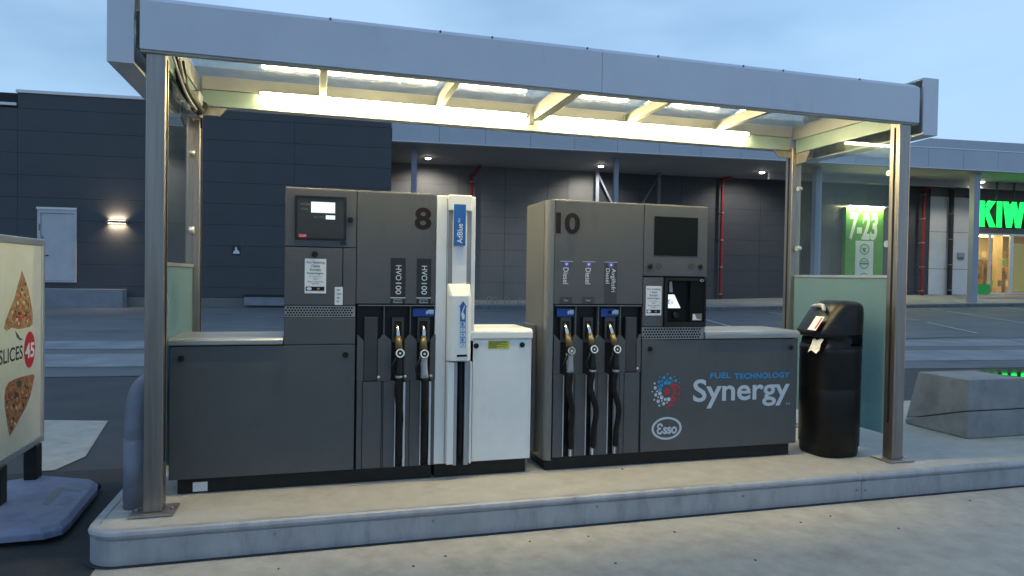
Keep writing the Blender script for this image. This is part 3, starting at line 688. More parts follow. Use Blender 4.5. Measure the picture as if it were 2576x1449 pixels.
# inner frame: beams and lower plates on all four sides
bz0, bz1 = 3.065, 3.163
box('inner_beam', 'canopy_inner', cn, PXL + PW, PXR, .985, 1.02, bz0, bz1)
box('inner_beam', 'canopy_inner', cn, PXL + PW, PXR, -.30, -.288, FZa + .03, bz1)
for xx in (PXL + .05, PXR + .02): box('side_beam', 'canopy_inner', cn, xx, xx + .035, -.262, .982, bz0 - .03, bz1)
box('light_plate', 'light_plate', cn, PXL + PW + .002, PXR - .002, 1.0, 1.018, FZa + .004, bz0 - .003)
for xx in (PXL + .06, PXR + .03): box('light_plate', 'light_plate', cn, xx, xx + .015, -.24, .94, FZa - .03, bz0 - .034)
roof = MB()
box('roof_sheet', 'roof_glass', cn, PXL + .09, PXR + .02, -.286, .984, 3.165, 3.173)
bxs = [hY(812, 226, .93).x, hY(1106, 250, .93).x, hY(1352, 280, .93).x, hY(1583, 298, .93).x, hY(1808, 312, .93).x]
for i, bx_ in enumerate(bxs):
    if i == 2:
        bm_ = MB().box(bx_ - .03, bx_ + .06, -.20, .97, 3.02, 3.145)
    else: bm_ = MB().box(bx_ - .026, bx_ + .026, -.20, .97, 3.06, 3.145)
    b_ = bm_.build('roof_beam', 'canopy_inner', cn, bevel=.003)
    MB().box(bx_ - .034, bx_ + .034, .971, .984, 3.045, 3.15).build('beam_shoe', 'gutter_grey', b_)
# corner gussets
for xx, sg in ((PXL + PW, 1), (PXR, -1)):
    for yy in (.99,):
        MB().prism([(xx, 2.86), (xx + sg * .13, 2.86), (xx + sg * .19, 2.925), (xx, 2.925)], yy - .006, yy + .006).build('gusset', 'steel_worn', cn)
for xx in (PXL + .052, PXR + .052):
    MB().prism([(.948, 2.80), (.82, 2.80), (.76, 2.90), (.948, 2.90)], xx - .006, xx + .006, 'x').build('gusset', 'steel_worn', cn)
# side glazing
for xx, pr in ((PXL + .052, (450, 666)), (PXR + .052, (2110, 695))):
    zr_ = hX(pr[0], pr[1], xx).z
    ya, yb = -.244, .945
    box('clear_pane', 'clear_glass', cn, xx - .004, xx + .004, ya, yb, zr_ + .012, 2.93)
    box('frosted_pane', 'frosted_glass', cn, xx - .004, xx + .004, ya, yb, H + .19, zr_ - .012)
    box('pane_rail', 'alu_frame', cn, xx - .012, xx + .012, ya, yb, zr_ - .011, zr_ + .011)
    for yy in (ya + .04, yb - .04):
        MB().cyl((xx - .02, yy, zr_ + .27), (xx + .02, yy, zr_ + .27), .028, n=14).build('pane_clamp', 'alu_frame', cn)
        MB().cyl((xx - .02, yy, 2.55), (xx + .02, yy, 2.55), .022, n=14).build('pane_clamp', 'alu_frame', cn)
# cable bundle in the rear left corner
cx0 = PXL + PW
MB().tube([(cx0 - .02, .10, 2.97), (cx0 + .01, .25, 2.86), (cx0 + .03, .5, 2.83), (cx0 + .02, .75, 2.84), (cx0 + .02, .93, 2.92)], .035, 8).build('cable_bundle', 'rubber', cn)
for k in range(4): MB().tube([(cx0 - .01 + .012 * k, -.1 + .05 * k, 3.0), (cx0 + .02, .15 + .1 * k, 2.84 - .02 * k), (cx0 + .035, .5 + .06 * k, 2.80 + .02 * k), (cx0 + .01, .92, 2.9 - .05 * k)], .009, 6).build('cable', 'rubber' if k % 2 else 'grey_plastic', cn)
box('junction_box', 'grey_plastic', cn, cx0 - .06, cx0 + .03, .70, .86, 2.80, 2.98, bevel=.01)
# fluorescent tubes
ty, tz = .955, 3.052
ta = hY(650, 236, ty).x; tm = hY(1336, 300, ty).x; tb = hY(1886, 339, ty).x
tubes = [(ta, tm - .03, ty, 'lit rear tube between the left posts and the divider bracket'), (tm + .03, tb, ty, 'lit rear tube ending near the post by the litter bin'),
         (ta, tm - .03, -.25, 'lit tube behind the front fascia over the HVO 100 labels'), (tm + .03, tb, -.25, 'lit tube behind the front fascia over the payment terminal')]
for a, b, yy, lab in tubes:
    tz = 3.052 if yy > 0 else 3.11
    o = thing('fluorescent_tube', lab, 'light', (a, yy, tz), group='fluorescent tubes of the canopy')
    MB().cyl((a + .02, yy, tz), (b - .02, yy, tz), .014, n=12).build('tube', 'tube_light', o)
    for q in (a, b - .02): MB().cyl((q, yy, tz), (q + .02, yy, tz), .016, n=12).build('end_cap', 'grey_plastic', o)
    back = 1 if yy > 0 else -1
    MB().prism([(yy + back * .030, tz + .014), (yy - back * .020, tz + .022), (yy - back * .030, tz + .012), (yy - back * .032, tz + .014), (yy - back * .020, tz + .0255), (yy + back * .030, tz + .0255)], a, b, 'x').build('reflector', 'canopy_inner', o)
box('tube_divider', 'gutter_grey', cn, tm - .022, tm + .02, .93, .984, 2.985, 3.06)

# ================================================================== FUEL PUMPS
def knob(parent, px, py, Y=0.0, r=.020, name='lock_knob'):
    p = hY(px, py, Y); o = MB().cyl((p.x, Y - .001, p.z), (p.x, Y - .012, p.z), r, r * .9, 14).box(p.x - .005, p.x + .005, Y - .017, Y - .0115, p.z - r * .8, p.z + r * .8).build(name, 'black_plastic', parent); return o
def pan(parent, name, m, x0, x1, z0, z1, y0=0.0, y1=.022, bevel=.003, g_=.0025, **k):
    return box(name, m, parent, x0 + g_, x1 - g_, y0, y1, z0 + g_, z1 - g_, bevel=bevel, **k)
def flat(parent, name, m, px, Y=0.0, lift=.0015, **k):
    x0, x1, z0, z1 = rct(*px, Y); return box(name, m, parent, x0, x1, Y - lift, Y - .0004, z0, z1, **k)
def grille(parent, x0, x1, z0, z1, rows_=4):
    gp = box('grille', 'steel_worn', parent, x0, x1, .004, .02, z0, z1, bevel=.002)
    mb = MB(); dz = (z1 - z0 - .012) / rows_; dx = dz * 1.15; n_ = int((x1 - x0 - .02) / dx)
    for r_ in range(rows_):
        for c_ in range(n_):
            mb.add([(x0 + .012 + (c_ + .5 * (r_ % 2)) * dx + dx * .4 * math.cos(a), .0032, z0 + .006 + (r_ + .5) * dz + dz * .42 * math.sin(a)) for a in [math.pi / 3 * q for q in range(6)]], [(0, 1, 2, 3, 4, 5)])
    mb.build('perforation', 'hole', gp, kind='stuff')
    return gp
NOTICE = [('For betaling', .86, .90, .76), ('i kassa', .77, .45, .50), ('Kontakt', .66, .55, .56), ('betjeningen.', .55, .86, .84), ('For payment in', .465, .64, .64), ('store', .40, .22, .22), ('Please contact the', .325, .78, .80), ('operator', .255, .38, .38)]
def notice(parent, px, Y=0.0):
    x0, x1, z0, z1 = rct(*px, Y); w_, h_ = x1 - x0, z1 - z0; mx = (x0 + x1) / 2
    o = box('notice', 'paper', parent, x0, x1, Y - .0016, Y - .0004, z0, z1)
    for b, v, wf, _ in NOTICE:
        big = v > .5; hh = h_ * (.068 if big else .042)
        txt('lettering', 'ink', o, b, mx - w_ * wf * .46, mx + w_ * wf * .46, z0 + h_ * v - hh * .2, z0 + h_ * v + hh, Y - .0022, bold=.012 if big else 0)
    box('printed_band', 'ink_brown', o, x0 + w_ * .05, x1 - w_ * .08, Y - .0021, Y - .0017, z0 + h_ * .075, z0 + h_ * .195)
    mb = MB(); mb.prism(circ(x0 + w_ * .21, z0 + h_ * .135, w_ * .12, 16, h_ * .045), Y - .0027, Y - .0022).build('oval_mark', 'print_white', o)
    MB().prism(circ(x0 + w_ * .64, z0 + h_ * .135, w_ * .07, 12, h_ * .03), Y - .0027, Y - .0022).build('round_mark', 'pizza_gold', o)
    return o
def truck_label(parent, px, Y):
    x0, x1, z0, z1 = rct(*px, Y); o = box('truck_label', 'blue_label', parent, x0, x1, Y - .004, Y - .0005, z0, z1, bevel=.001)
    w_, h_ = x1 - x0, z1 - z0
    mb = MB(); bx0, bz0_ = x0 + w_ * .60, z0 + h_ * .30
    mb.box(bx0 + w_ * .11, bx0 + w_ * .36, Y - .0055, Y - .0042, bz0_ + h_ * .06, bz0_ + h_ * .54)
    mb.prism([(bx0, bz0_ + h_ * .06), (bx0 + w_ * .10, bz0_ + h_ * .06), (bx0 + w_ * .10, bz0_ + h_ * .44), (bx0 + w_ * .04, bz0_ + h_ * .44), (bx0, bz0_ + h_ * .26)], Y - .0055, Y - .0042)
    for q in (.06, .22, .30): mb.prism(circ(bx0 + w_ * q, bz0_ + h_ * .05, h_ * .09, 10), Y - .0055, Y - .0042)
    mb.build('truck_icon', 'print_white', o); return o

BY = .05                                                     # back of the boot recess
def hose_module(root, bounds, slots, blanks, tY, ytop, ysh, ytap, yslot, yend, truck):
    """bounds: pixel x of the boot dividers; slots: (x0, x1) of each slot; all on the plane Y = 0"""
    n_ = len(slots)
    X = lambda px, py: hY(px, py, 0).x
    Z = lambda px, py: hY(px, py, 0).z
    zt, zsh, ztp, zsl = [Z(bounds[n_ // 2], v) for v in (ytop, ysh, ytap, yslot)]
    xb = [X(b, ytop + 20) for b in bounds]; xs_ = [(X(a, (ytap + yslot) / 2), X(b, (ytap + yslot) / 2)) for a, b in slots]
    zb_ = yend
    box('recess_back', 'black_plastic', root, xb[0], xb[-1], BY, BY + .02, zb_, zt)
    # dividers between the boots: pointed grey plates
    for i in range(n_ + 1):
        l_ = xs_[i - 1][1] if i > 0 else None; r_ = xs_[i][0] if i < n_ else None
        c_ = xb[i]
        p_ = []
        if l_ is not None: p_ += [(l_, zsl), (l_, ztp), (c_ - .004, zsh)]
        else: p_ += [(c_, zsl), (c_, zsh)]
        if i not in (0, n_): p_ += [(c_ - .004, zt), (c_ + .004, zt)]
        if r_ is not None: p_ += [(c_ + .004, zsh), (r_, ztp), (r_, zsl)]
        else: p_ += [(c_, zsh), (c_, zsl)]
        MB().prism(p_, 0, BY - .001).build('boot_divider', 'pump_grey', root, bevel=.0015)
    # lower strips and hose channels
    for i, (a, b) in enumerate(xs_):
        lo_, hi_ = xb[i], xb[i + 1]
        if i in blanks:
            pan(root, 'blank_panel', 'pump_grey', a - .006, b + .03, zb_, zsl, g_=.002)
            pan(root, 'side_strip', 'pump_grey', lo_, a - .006, zb_, zsl, g_=.002); pan(root, 'side_strip', 'pump_grey', b + .03, hi_, zb_, zsl, g_=.002)
            ins = box('blank_insert', 'boot_grey', root, a + .003, b - .003, .004, BY - .001, zsl + .004, Z(slots[i][0], 798), bevel=.003)
        else:
            ca, cb = a + .028, b + .010
            pan(root, 'side_strip', 'pump_grey', lo_, ca, zb_, zsl, g_=.0015); pan(root, 'side_strip', 'pump_grey', cb, hi_, zb_, zsl, g_=.0015)
            for q0, q1 in ((ca, ca + .006), (cb - .014, cb)): box('channel_trim', 'alu_bright', root, q0, q1, -.003, .03, zb_ + .005, zsl - .01)
            hi = MB().box(a + .004, b - .004, .012, BY - .001, Z(slots[i][0], 862), Z(slots[i][0], 798)).build('nozzle_holder', 'boot_grey', root, bevel=.003)
            box('holder_opening', 'hole', hi, a + .02, b - .02, .010, .0115, Z(slots[i][0], 852), Z(slots[i][0], 808))
        p = (b + .008, zsl + .03)
        MB().cyl((p[0], -.001, p[1]), (p[0], -.008, p[1]), .010, .007, 12).build('white_screw', 'white_cap', root)
    for i in truck: truck_label(root, (bounds[i] + 5, ytop + 6, bounds[i + 1] - 4, ytop + 26), .028)
    box('module_trim', 'pump_edge', root, xb[0] + .004, xb[-1] - .004, -.002, .02, zt + .001, zt + .008)

def nozzle(label, spout, ring, clip, base_px, grey_sleeve, tilt=0.0, ring_dark=False):
    """spout, ring: pixel points; hung spout up in its boot, hose running down the channel"""
    st = hY(spout[0], spout[1], .0); rg = hY(ring[0], ring[1], -.10); cl = hY(clip[0], clip[1], -.075); bp_ = hY(base_px[0], base_px[1], .0)
    o = thing('fuel_nozzle', label, 'fuel nozzle', (rg.x, 0, H + .09), group='fuel nozzles hung in the pumps')
    sb = Vector((st.x + (rg.x - st.x) * .38, -.035, st.z - .075))
    MB().tube([(st.x, .030, st.z + .004), (st.x, .005, st.z - .006), (st.x + .002, -.018, st.z - .03), tuple(sb)], [.0135, .0135, .014, .0145], 10).build('spout', 'chrome', o)
    se = rg + Vector((-.004, .03, .026))
    MB().cyl(tuple(sb + Vector((0, -.001, .006))), tuple(se), .0185, .028, 14).build('spout_sleeve', 'brass_sleeve', o)
    ax = Vector((0.06, -1, .22)).normalized()
    MB().cyl(tuple(rg - ax * .045), tuple(rg), .031, .031, 20).build('valve_body', 'black_plastic', o)
    mb = MB(); u = Vector((1, 0, 0)); w_ = ax.cross(u).normalized(); u = w_.cross(ax)
    rings = []
    for r_, d_ in ((.030, 0), (.030, .006), (.022, .006), (.022, .0)): rings.append([tuple(rg + ax * d_ + (u * math.cos(a) + w_ * math.sin(a)) * r_) for a in [2 * math.pi * q / 24 for q in range(24)]])
    rings.append(rings[0]); mb.loft(rings, cap=False).build('ring', 'grey_plastic' if ring_dark else 'print_white', o)
    MB().cyl(tuple(rg), tuple(rg + ax * .003), .0215, .019, 18).build('badge', 'ink_grey' if ring_dark else 'black_plastic', o)
    MB().cyl(tuple(rg + ax * .0031), tuple(rg + ax * .004), .008, .008, 10).build('badge_mark', 'print_grey', o)
    # grip, lever and guard
    g0 = rg + Vector((-.002, .035, -.02))
    rings = []
    for k_ in range(7):
        t = k_ / 6; c_ = g0.lerp(cl, t); a_ = .029 - .005 * math.sin(t * math.pi) ; b_ = .026
        rings.append([(c_.x + a_ * math.cos(q) * (1 if abs(math.cos(q)) > .3 else .9), c_.y + b_ * math.sin(q), c_.z) for q in [2 * math.pi * j / 12 for j in range(12)]])
    MB().loft(rings).build('grip', 'grey_plastic' if grey_sleeve else 'black_plastic', o)
    lx = g0.x - .045
    MB().tube([(g0.x - .015, g0.y - .01, g0.z - .005), (lx, g0.y - .03, g0.z - .05), (lx - .008, g0.y - .02, (g0.z + cl.z) / 2 - .02), (cl.x - .028, cl.y, cl.z + .01)], .0065, 8).build('lever_guard', 'black_plastic', o)
    MB().tube([(g0.x - .02, g0.y - .02, g0.z - .02), (g0.x - .036, g0.y - .02, g0.z - .06), (g0.x - .030, cl.y, cl.z + .04)], .005, 6).build('lever', 'black_plastic', o)
    MB().cyl((cl.x, cl.y, cl.z), (cl.x, cl.y + .002, cl.z - .016), .0265, .0265, 14).build('swivel', 'black_plastic' if grey_sleeve else 'grey_plastic', o)
    zb2 = bp_.z
    jx = random.uniform(-.010, .010); jy = random.uniform(-.022, .004)
    hp = [(cl.x, cl.y + .003, cl.z - .01), (cl.x + tilt * .2 + jx, -.050 + jy, cl.z - .15), (bp_.x + tilt * .6 - jx, -.024 + jy * .6, (cl.z + zb2) / 2), (bp_.x - .004 + tilt, -.012, zb2 + .16), (bp_.x + .002, -.004, zb2 + .05), (bp_.x + .012, .018, zb2 + .03), (bp_.x + .016, .032, zb2 + .12), (bp_.x + .012, .036, zb2 + .5)]
    MB().tube(hp, [.0245, .0225, .021, .0205, .020, .0195, .0135, .0135], 10, 6).build('hose', 'rubber', o)
    return o

# ---- pump 8
P8 = thing('fuel_pump', 'dark grey fuel pump marked 8 with a lit white display and HVO 100 labels', 'fuel pump', (0, .25, H))
XA, XB, XC, XD = -.902, -.206, .263, .813
ZT, ZS, ZB = 2.216, 1.163, .296
PD = .50
Z1 = hY(790, 621.5).z; Z2 = hY(790, 768.5).z; Z3 = hY(800, 799).z
mb = MB().box(XA + .006, XC, .022, PD, ZB, ZS - .004).box(XB + .004, XD - .004, BY + .021, PD, ZS - .002, ZT - .003).box(XC + .001, XD - .004, BY + .021, PD, ZB, ZS - .003).box(XB + .004, XC, .022, BY + .0205, ZS - .002, ZT - .003).box(XC + .0005, XD - .004, .022, BY + .0205, hY(1000, 769).z + .012, ZT - .003)
mb.build('carcass', 'joint', P8)
pan(P8, 'side_panel', 'pump_grey', XA - .0025, XA + .004, ZB, ZS, y0=.004, y1=PD - .01)
pan(P8, 'side_panel', 'pump_grey', XB - .001, XB + .006, ZS + .05, ZT, y0=.004, y1=PD - .01)
box('top_cover', 'pump_edge', P8, XB + .002, XD - .002, .002, PD, ZT - .003, ZT + .004, bevel=.002)
pl8 = box('plinth', 'black_plastic', P8, XA + .05, XD - .01, .03, PD - .03, H, ZB)
flat(pl8, 'inventory_sticker', 'paper', (485, 1212.5, 522, 1236), .03)
fp = pan(P8, 'cabinet_door', 'pump_grey', XA, XC, ZB, ZS); knob(P8, 455, 902.5); knob(P8, 869, 892.5)
# stainless lid with rolled front edge
MB().prism([(-.006, ZS + .004), (-.014, ZS + .010), (-.014, ZS + .034), (-.004, ZS + .046), (.03, ZS + .052), (PD, ZS + .052), (PD, ZS + .004)], XA - .004, XB - .004, 'x').build('cabinet_lid', 'lid_steel', P8)
lw = pan(P8, 'lower_panel', 'pump_grey', XB, XC, ZS, Z3)
grille(P8, XB + .004, XC - .004, Z3 + .002, Z2 - .002)
XS = hY(862, 690).x
d1 = pan(P8, 'service_door', 'pump_grey', XB, XS, Z2, Z1); pan(P8, 'narrow_strip', 'pump_grey', XS, XC, Z2, Z1)
knob(P8, 792, 639)
notice(d1, (766.5, 651, 820.5, 738))
st_ = flat(d1, 'receipt_sticker', 'paper', (842, 722, 862, 767))
for py, w_ in ((728, 9), (738, 12), (748, 8), (757, 6)): flat(st_, 'smudged_print', 'ink_grey', (847, py, 847 + w_, py + 2.4), -.0016)
ud = pan(P8, 'display_door', 'pump_grey', XB, XC, Z1, ZT)
knob(P8, 881.5, 552.8)
x0, x1, z0, z1 = rct(742.5, 494, 871, 603.5)
fr_ = MB(); fr_.box(x0, x1, -.010, -.0005, z1 - .012, z1).box(x0, x1, -.010, -.0005, z0, z0 + .012).box(x0, x0 + .012, -.010, -.0005, z0 + .012, z1 - .012).box(x1 - .012, x1, -.010, -.0005, z0 + .012, z1 - .012)
fr_.build('display_bezel', 'black_plastic', ud)
sp_ = box('display_panel', 'screen_panel', ud, x0 + .0125, x1 - .0125, -.004, -.0005, z0 + .0125, z1 - .0125)
a = rct(782.7, 508.5, 843, 535.5, -.004); box('display_window', 'screen_white', sp_, a[0], a[1], -.0052, -.0042, a[2], a[3])
a = rct(819.7, 542, 843, 552, -.004); box('display_window', 'screen_white', sp_, a[0], a[1], -.0052, -.0042, a[2], a[3])
for t_, px in (('KRONER', (756, 511, 781, 516)), ('LITER', (757, 523, 775, 528)), ('KR / LITER', (790, 543.5, 817, 548.5))):
    a = rct(*px, -.0045); txt('lettering', 'ink_grey', sp_, t_, *a, -.0046)
a = rct(751, 588.5, 771, 597, -.0045); rb = box('maker_label', 'print_red', sp_, a[0], a[1], -.0054, -.0042, a[2], a[3])
a = rct(752.5, 590, 769.5, 595.5, -.0055); txt('lettering', 'print_white', rb, 'TOKHEIM', *a, -.0057)
flat(ud, 'data_plate', 'label_black', (855.5, 608.5, 871, 616))
# hose section of pump 8
hz = hY(1000, 769.5).z
hp8 = pan(P8, 'upper_panel', 'pump_grey', XC, XD, hz + .012, ZT)
a = rct(1043, 522, 1085.5, 578); txt('numeral', 'ink_brown', hp8, '8', *a, -.0012, bold=.03)
for px in ((982.7, 649, 1020, 764.5), (1048, 650.5, 1084.5, 764.8)):
    lb = flat(hp8, 'grade_label', 'label_black', px)
    x0_, x1_, z0_, z1_ = rct(*px); w_ = x1_ - x0_; h_ = z1_ - z0_
    za_, zb_ = z0_ + h_ * .21, z1_ - h_ * .16
    txt('lettering', 'print_white', lb, 'HVO', x0_ + w_ * .34, x0_ + w_ * .72, zb_ - (zb_ - za_) * .52, zb_, -.0020, rot=-90)
    txt('lettering', 'print_white', lb, '100', x0_ + w_ * .34, x0_ + w_ * .72, za_, za_ + (zb_ - za_) * .40, -.0020, rot=-90)
    box('label_line', 'print_white', lb, x0_, x1_, -.0021, -.0016, z0_ + h_ * .125, z0_ + h_ * .142)
    txt('lettering', 'print_grey', lb, 'Syntetisk', x0_ + w_ * .2, x1_ - w_ * .2, z0_ + h_ * .07, z0_ + h_ * .11, -.0020)
    txt('lettering', 'print_grey', lb, 'Biodiesel', x0_ + w_ * .2, x1_ - w_ * .2, z0_ + h_ * .02, z0_ + h_ * .06, -.0020)
hose_module(P8, [899, 966.5, 1032.7, 1097], [(914.5, 950), (984, 1017), (1048, 1082)], {0}, 0, 770, 842, 857, 959, ZB, [2])
nozzle('nozzle with black grip in the plain boot of pump 8', (999.5, 820), (1006.5, 889), (1003.5, 944), (1003, 1160), False)
nozzle('nozzle with light grey grip sleeve below the truck label of pump 8', (1065, 820), (1068, 890.5), (1068, 950), (1066, 1155), True)

# ---- additive dispenser beside pump 8
AD = thing('additive_dispenser', 'white dispenser pillar with blue vertical lettering and a low white cabinet', 'fuel pump', (1.0, .25, H))
AX0, AX1 = XD + .002, hY(1194.7, 700).x
AZB = hY(1110, 1167).z
c0_, c1_ = hY(1127.7, 600, -.03).x, hY(1185.7, 600, -.03).x
AT = hY(1110, 491.5).z
box('pillar', 'white_paint', AD, AX0, AX1, .0, PD, AZB, AT, bevel=.006)
box('plinth', 'black_plastic', AD, AX0 + .01, hY(1324, 1165).x, .03, PD - .03, H, AZB)
ck = MB().box(c0_, c1_, -.045, -.001, hY(1156, 530, -.045).z, hY(1156, 490.5, -.045).z).build('top_cap', 'white_cap', AD, bevel=.006)
zc0, zc1 = hY(1156, 716, -.03).z, hY(1156, 530, -.03).z
for px in ((1127.7, 1138.5), (1174.7, 1185.7)):
    box('side_channel', 'steel_worn', AD, hY(px[0], 620, -.01).x, hY(px[1], 620, -.01).x, -.010, -.001, zc0, zc1)
cs = box('centre_strip', 'white_paint', AD, hY(1139, 620, -.025).x, hY(1174.5, 620, -.025).x, -.025, -.001, zc0, zc1 + .01)
bl_ = flat(cs, 'blue_plate', 'adblue', (1141.5, 514, 1171.5, 618), -.0455, .002)
a = rct(1150, 563, 1164, 612, -.048); txt('lettering', 'print_white', bl_, 'AdBlue', *a, -.0482, rot=90, bold=.008)
a = rct(1152.5, 549, 1158, 560, -.048); txt('lettering', 'print_white', bl_, '\u00ae', *a, -.0482, rot=90)
MB().box(*[hY(1141, 560, -.04).x, hY(1172, 560, -.04).x], -.0446, -.0255, hY(1156, 618.5, -.04).z, hY(1156, 530.5, -.04).z).build('plate_backing', 'white_cap', cs)
# nozzle hood: faceted cover standing proud
hy0 = -.085
hx0, hx1 = hY(1128.5, 820, hy0).x, hY(1186.5, 820, hy0).x
hz0, hz1 = hY(1156, 908, hy0).z, hY(1156, 745, hy0).z
zt_ = hY(1156, 714.5, -.03).z
ch = .024
ringsb = [[(hx0, -.001, z), (hx0, hy0 + ch, z), (hx0 + ch, hy0, z), (hx1 - ch, hy0, z), (hx1, hy0 + ch, z), (hx1, -.001, z)] for z in (hz0, hz1)]
ringsb.append([(hx0 + .004, -.001, zt_), (hx0 + .004, -.030, zt_), (hx0 + ch, -.032, zt_), (hx1 - ch, -.032, zt_), (hx1 - .004, -.030, zt_), (hx1 - .004, -.001, zt_)])
hd = MB().loft(ringsb, smooth=False).build('nozzle_hood', 'white_cap', AD, bevel=.003)
Yh = hy0 - .0004
a = rct(1154.5, 757, 1175, 808, hy0); x0_, x1_, z0_, z1_ = a; w_, h_ = x1_ - x0_, z1_ - z0_
ar = MB().prism([(x0_ + w_ * .15, z0_), (x1_ - w_ * .15, z0_), (x1_ - w_ * .15, z1_ - h_ * .3), (x1_, z1_ - h_ * .3), (x0_ + w_ * .5, z1_), (x0_, z1_ - h_ * .3), (x0_ + w_ * .15, z1_ - h_ * .3)], Yh - .001, Yh).build('arrow_print', 'adblue', hd)
MB().prism([(x0_ + w_ * .40, z0_ + h_ * .08), (x0_ + w_ * .68, z0_ + h_ * .10), (x0_ + w_ * .72, z0_ + h_ * .3), (x0_ + w_ * .5, z0_ + h_ * .45), (x0_ + w_ * .72, z0_ + h_ * .76), (x0_ + w_ * .66, z0_ + h_ * .78), (x0_ + w_ * .36, z0_ + h_ * .46), (x0_ + w_ * .28, z0_ + h_ * .36)], Yh - .0018, Yh - .0011).build('nozzle_icon', 'print_white', ar)
for i in range(5):
    y0_ = 809 + 13.1 * i
    a = rct(1157.2, y0_, 1171.6, y0_ + 12.0, hy0); pc = MB()
    x0_, x1_, z0_, z1_ = a; w_, h_ = x1_ - x0_, z1_ - z0_
    e_ = .0022
    pc.box(x0_, x1_, Yh - .001, Yh, z1_ - h_ * .16, z1_).box(x0_, x1_, Yh - .001, Yh, z0_, z0_ + e_).box(x0_, x0_ + e_, Yh - .001, Yh, z0_ + e_, z1_ - h_ * .16).box(x1_ - e_, x1_, Yh - .001, Yh, z0_ + e_, z1_ - h_ * .16)
    if i in (0, 3): pc.box(x0_ + w_ * .25, x0_ + w_ * .62, Yh - .001, Yh, z0_ + h_ * .15, z0_ + h_ * .72)
    elif i in (1, 4): pc.prism([(x0_ + w_ * .3, z0_ + h_ * .2), (x0_ + w_ * .42, z0_ + h_ * .2), (x0_ + w_ * .75, z0_ + h_ * .7), (x0_ + w_ * .6, z0_ + h_ * .7)], Yh - .001, Yh)
    else: pc.prism(circ((x0_ + x1_) / 2, z0_ + h_ * .45, w_ * .22, 10, h_ * .16), Yh - .001, Yh)
    pc.build('instruction_print', 'print_blue', hd)
a = rct(1149, 892, 1174.5, 897.5, hy0); box('hood_slot', 'hole', hd, a[0], a[1], Yh - .004, Yh, a[2], a[3], bevel=.002)
# hose column under the hood
lz0, lz1 = hY(1155, 1172, -.06).z, hY(1155, 911, -.06).z
l0, l1 = hY(1124.5, 1040, -.06).x, hY(1186.5, 1040, -.06).x
s0_, s1_ = hY(1141, 1040, -.06).x, hY(1181, 1040, -.06).x
for q0, q1 in ((l0, s0_), (s1_, l1)): box('hose_column', 'white_paint', AD, q0, q1, -.060, -.001, lz0 + .012, lz1, bevel=.005)
m0, m1 = hY(1149.5, 1040, -.05).x, hY(1168.5, 1040, -.05).x
for q0, q1 in ((s0_ + .001, m0), (m1, s1_ - .001)): box('column_insert', 'grey_plastic', AD, q0, q1, -.045, -.0015, lz0, lz1 - .004, bevel=.003)
box('hose_slot', 'hole', AD, m0 + .0005, m1 - .0005, -.02, -.0015, lz0, lz1 - .004)
MB().tube([((m0 + m1) / 2 - .004, -.028, lz1 - .01), ((m0 + m1) / 2 + .004, -.03, (lz0 + lz1) / 2), ((m0 + m1) / 2, -.028, lz0 + .06)], .016, 8).build('additive_hose', 'rubber', AD)
MB().cyl((hY(1114.5, 946).x, -.0005, hY(1114.5, 946).z), (hY(1114.5, 946).x, -.007, hY(1114.5, 946).z), .008, .006, 10).build('white_screw', 'white_cap', AD)
box('pillar_seam', 'joint', AD, c0_ - .004, c0_ - .001, -.0012, .0, AZB + .01, AT - .02)
# cabinet
k0_, k1_ = AX1 + .004, hY(1336.5, 1000).x
kz0, kz1 = AZB, hY(1260, 853).z
box('cabinet', 'white_paint', AD, k0_ - .05, k1_, .012, PD, kz0, kz1, bevel=.004)
kd = pan(AD, 'cabinet_door', 'white_paint', k0_ - .05, hY(1329, 1000).x, kz0 + .003, kz1 - .004, y0=0, y1=.0118)
lz_ = hY(1260, 817.5, PD - .02).z
MB().prism([(.0, kz1 + .001), (-.008, kz1 + .006), (-.008, kz1 + .05), (.006, kz1 + .068), (.03, kz1 + .074), (PD - .02, kz1 + .074), (PD - .02, kz1 + .001)], k0_ - .05, k1_ + .002, 'x').build('cabinet_lid', 'white_cap', AD, bevel=.006)
flat(kd, 'yellow_sticker', 'yellow', (1227.7, 857, 1281.5, 877.5))
for i, w_ in enumerate((44, 47, 29, 47, 20, 44, 20)): flat(kd, 'sticker_print', 'ink', (1229.5, 859 + 2.5 * i, 1229.5 + w_, 860 + 2.5 * i), -.0017, .0008)
knob(AD, 1197.7, 870); knob(AD, 1313.5, 867.5)

# ---- pump 10
P10 = thing('fuel_pump', 'dark grey fuel pump marked 10 with a black payment terminal and Synergy lettering', 'fuel pump', (2.7, .25, H))
QA, QB, QC, QD, QE = 1.640, 1.700, hY(1617, 740).x, 2.985, 3.856
ZT2 = 2.219; ZS2 = 1.170; ZB2 = .296
R_ = .058
pf = [(QA + R_ - R_ * math.sin(a), R_ - R_ * math.cos(a) + .001) for a in [math.pi / 2 * k_ / 8 for k_ in range(9)]]
MB().prism([(QB, .004)] + [(x_, y_) for x_, y_ in pf if x_ < QB - .001] + [(QA, PD), (QB, PD)], ZB2 - .02, ZT2, 'z', smooth=False).build('corner_post', 'pump_edge', P10)
mb = MB().box(QB + .0005, QC, BY + .021, PD, ZB2, ZT2 - .003).box(QC + .0005, QD - .004, .022, PD, ZS2 - .002, ZT2 - .003).box(QC + .0005, QE - .006, .022, PD, ZB2, ZS2 - .004).box(QB + .0005, QC, .022, BY + .0205, hY(1500, 770).z + .012, ZT2 - .003)
mb.build('carcass', 'joint', P10)
box('side_panel', 'pump_edge', P10, QA - .004, QA - .0005, .06, PD - .005, ZB2, ZT2 - .01)
MB().box(QA - .03, QA - .0045, .20, PD, ZB2, hY(1352, 817, .2).z).build('side_step', 'pump_edge', P10, bevel=.004)
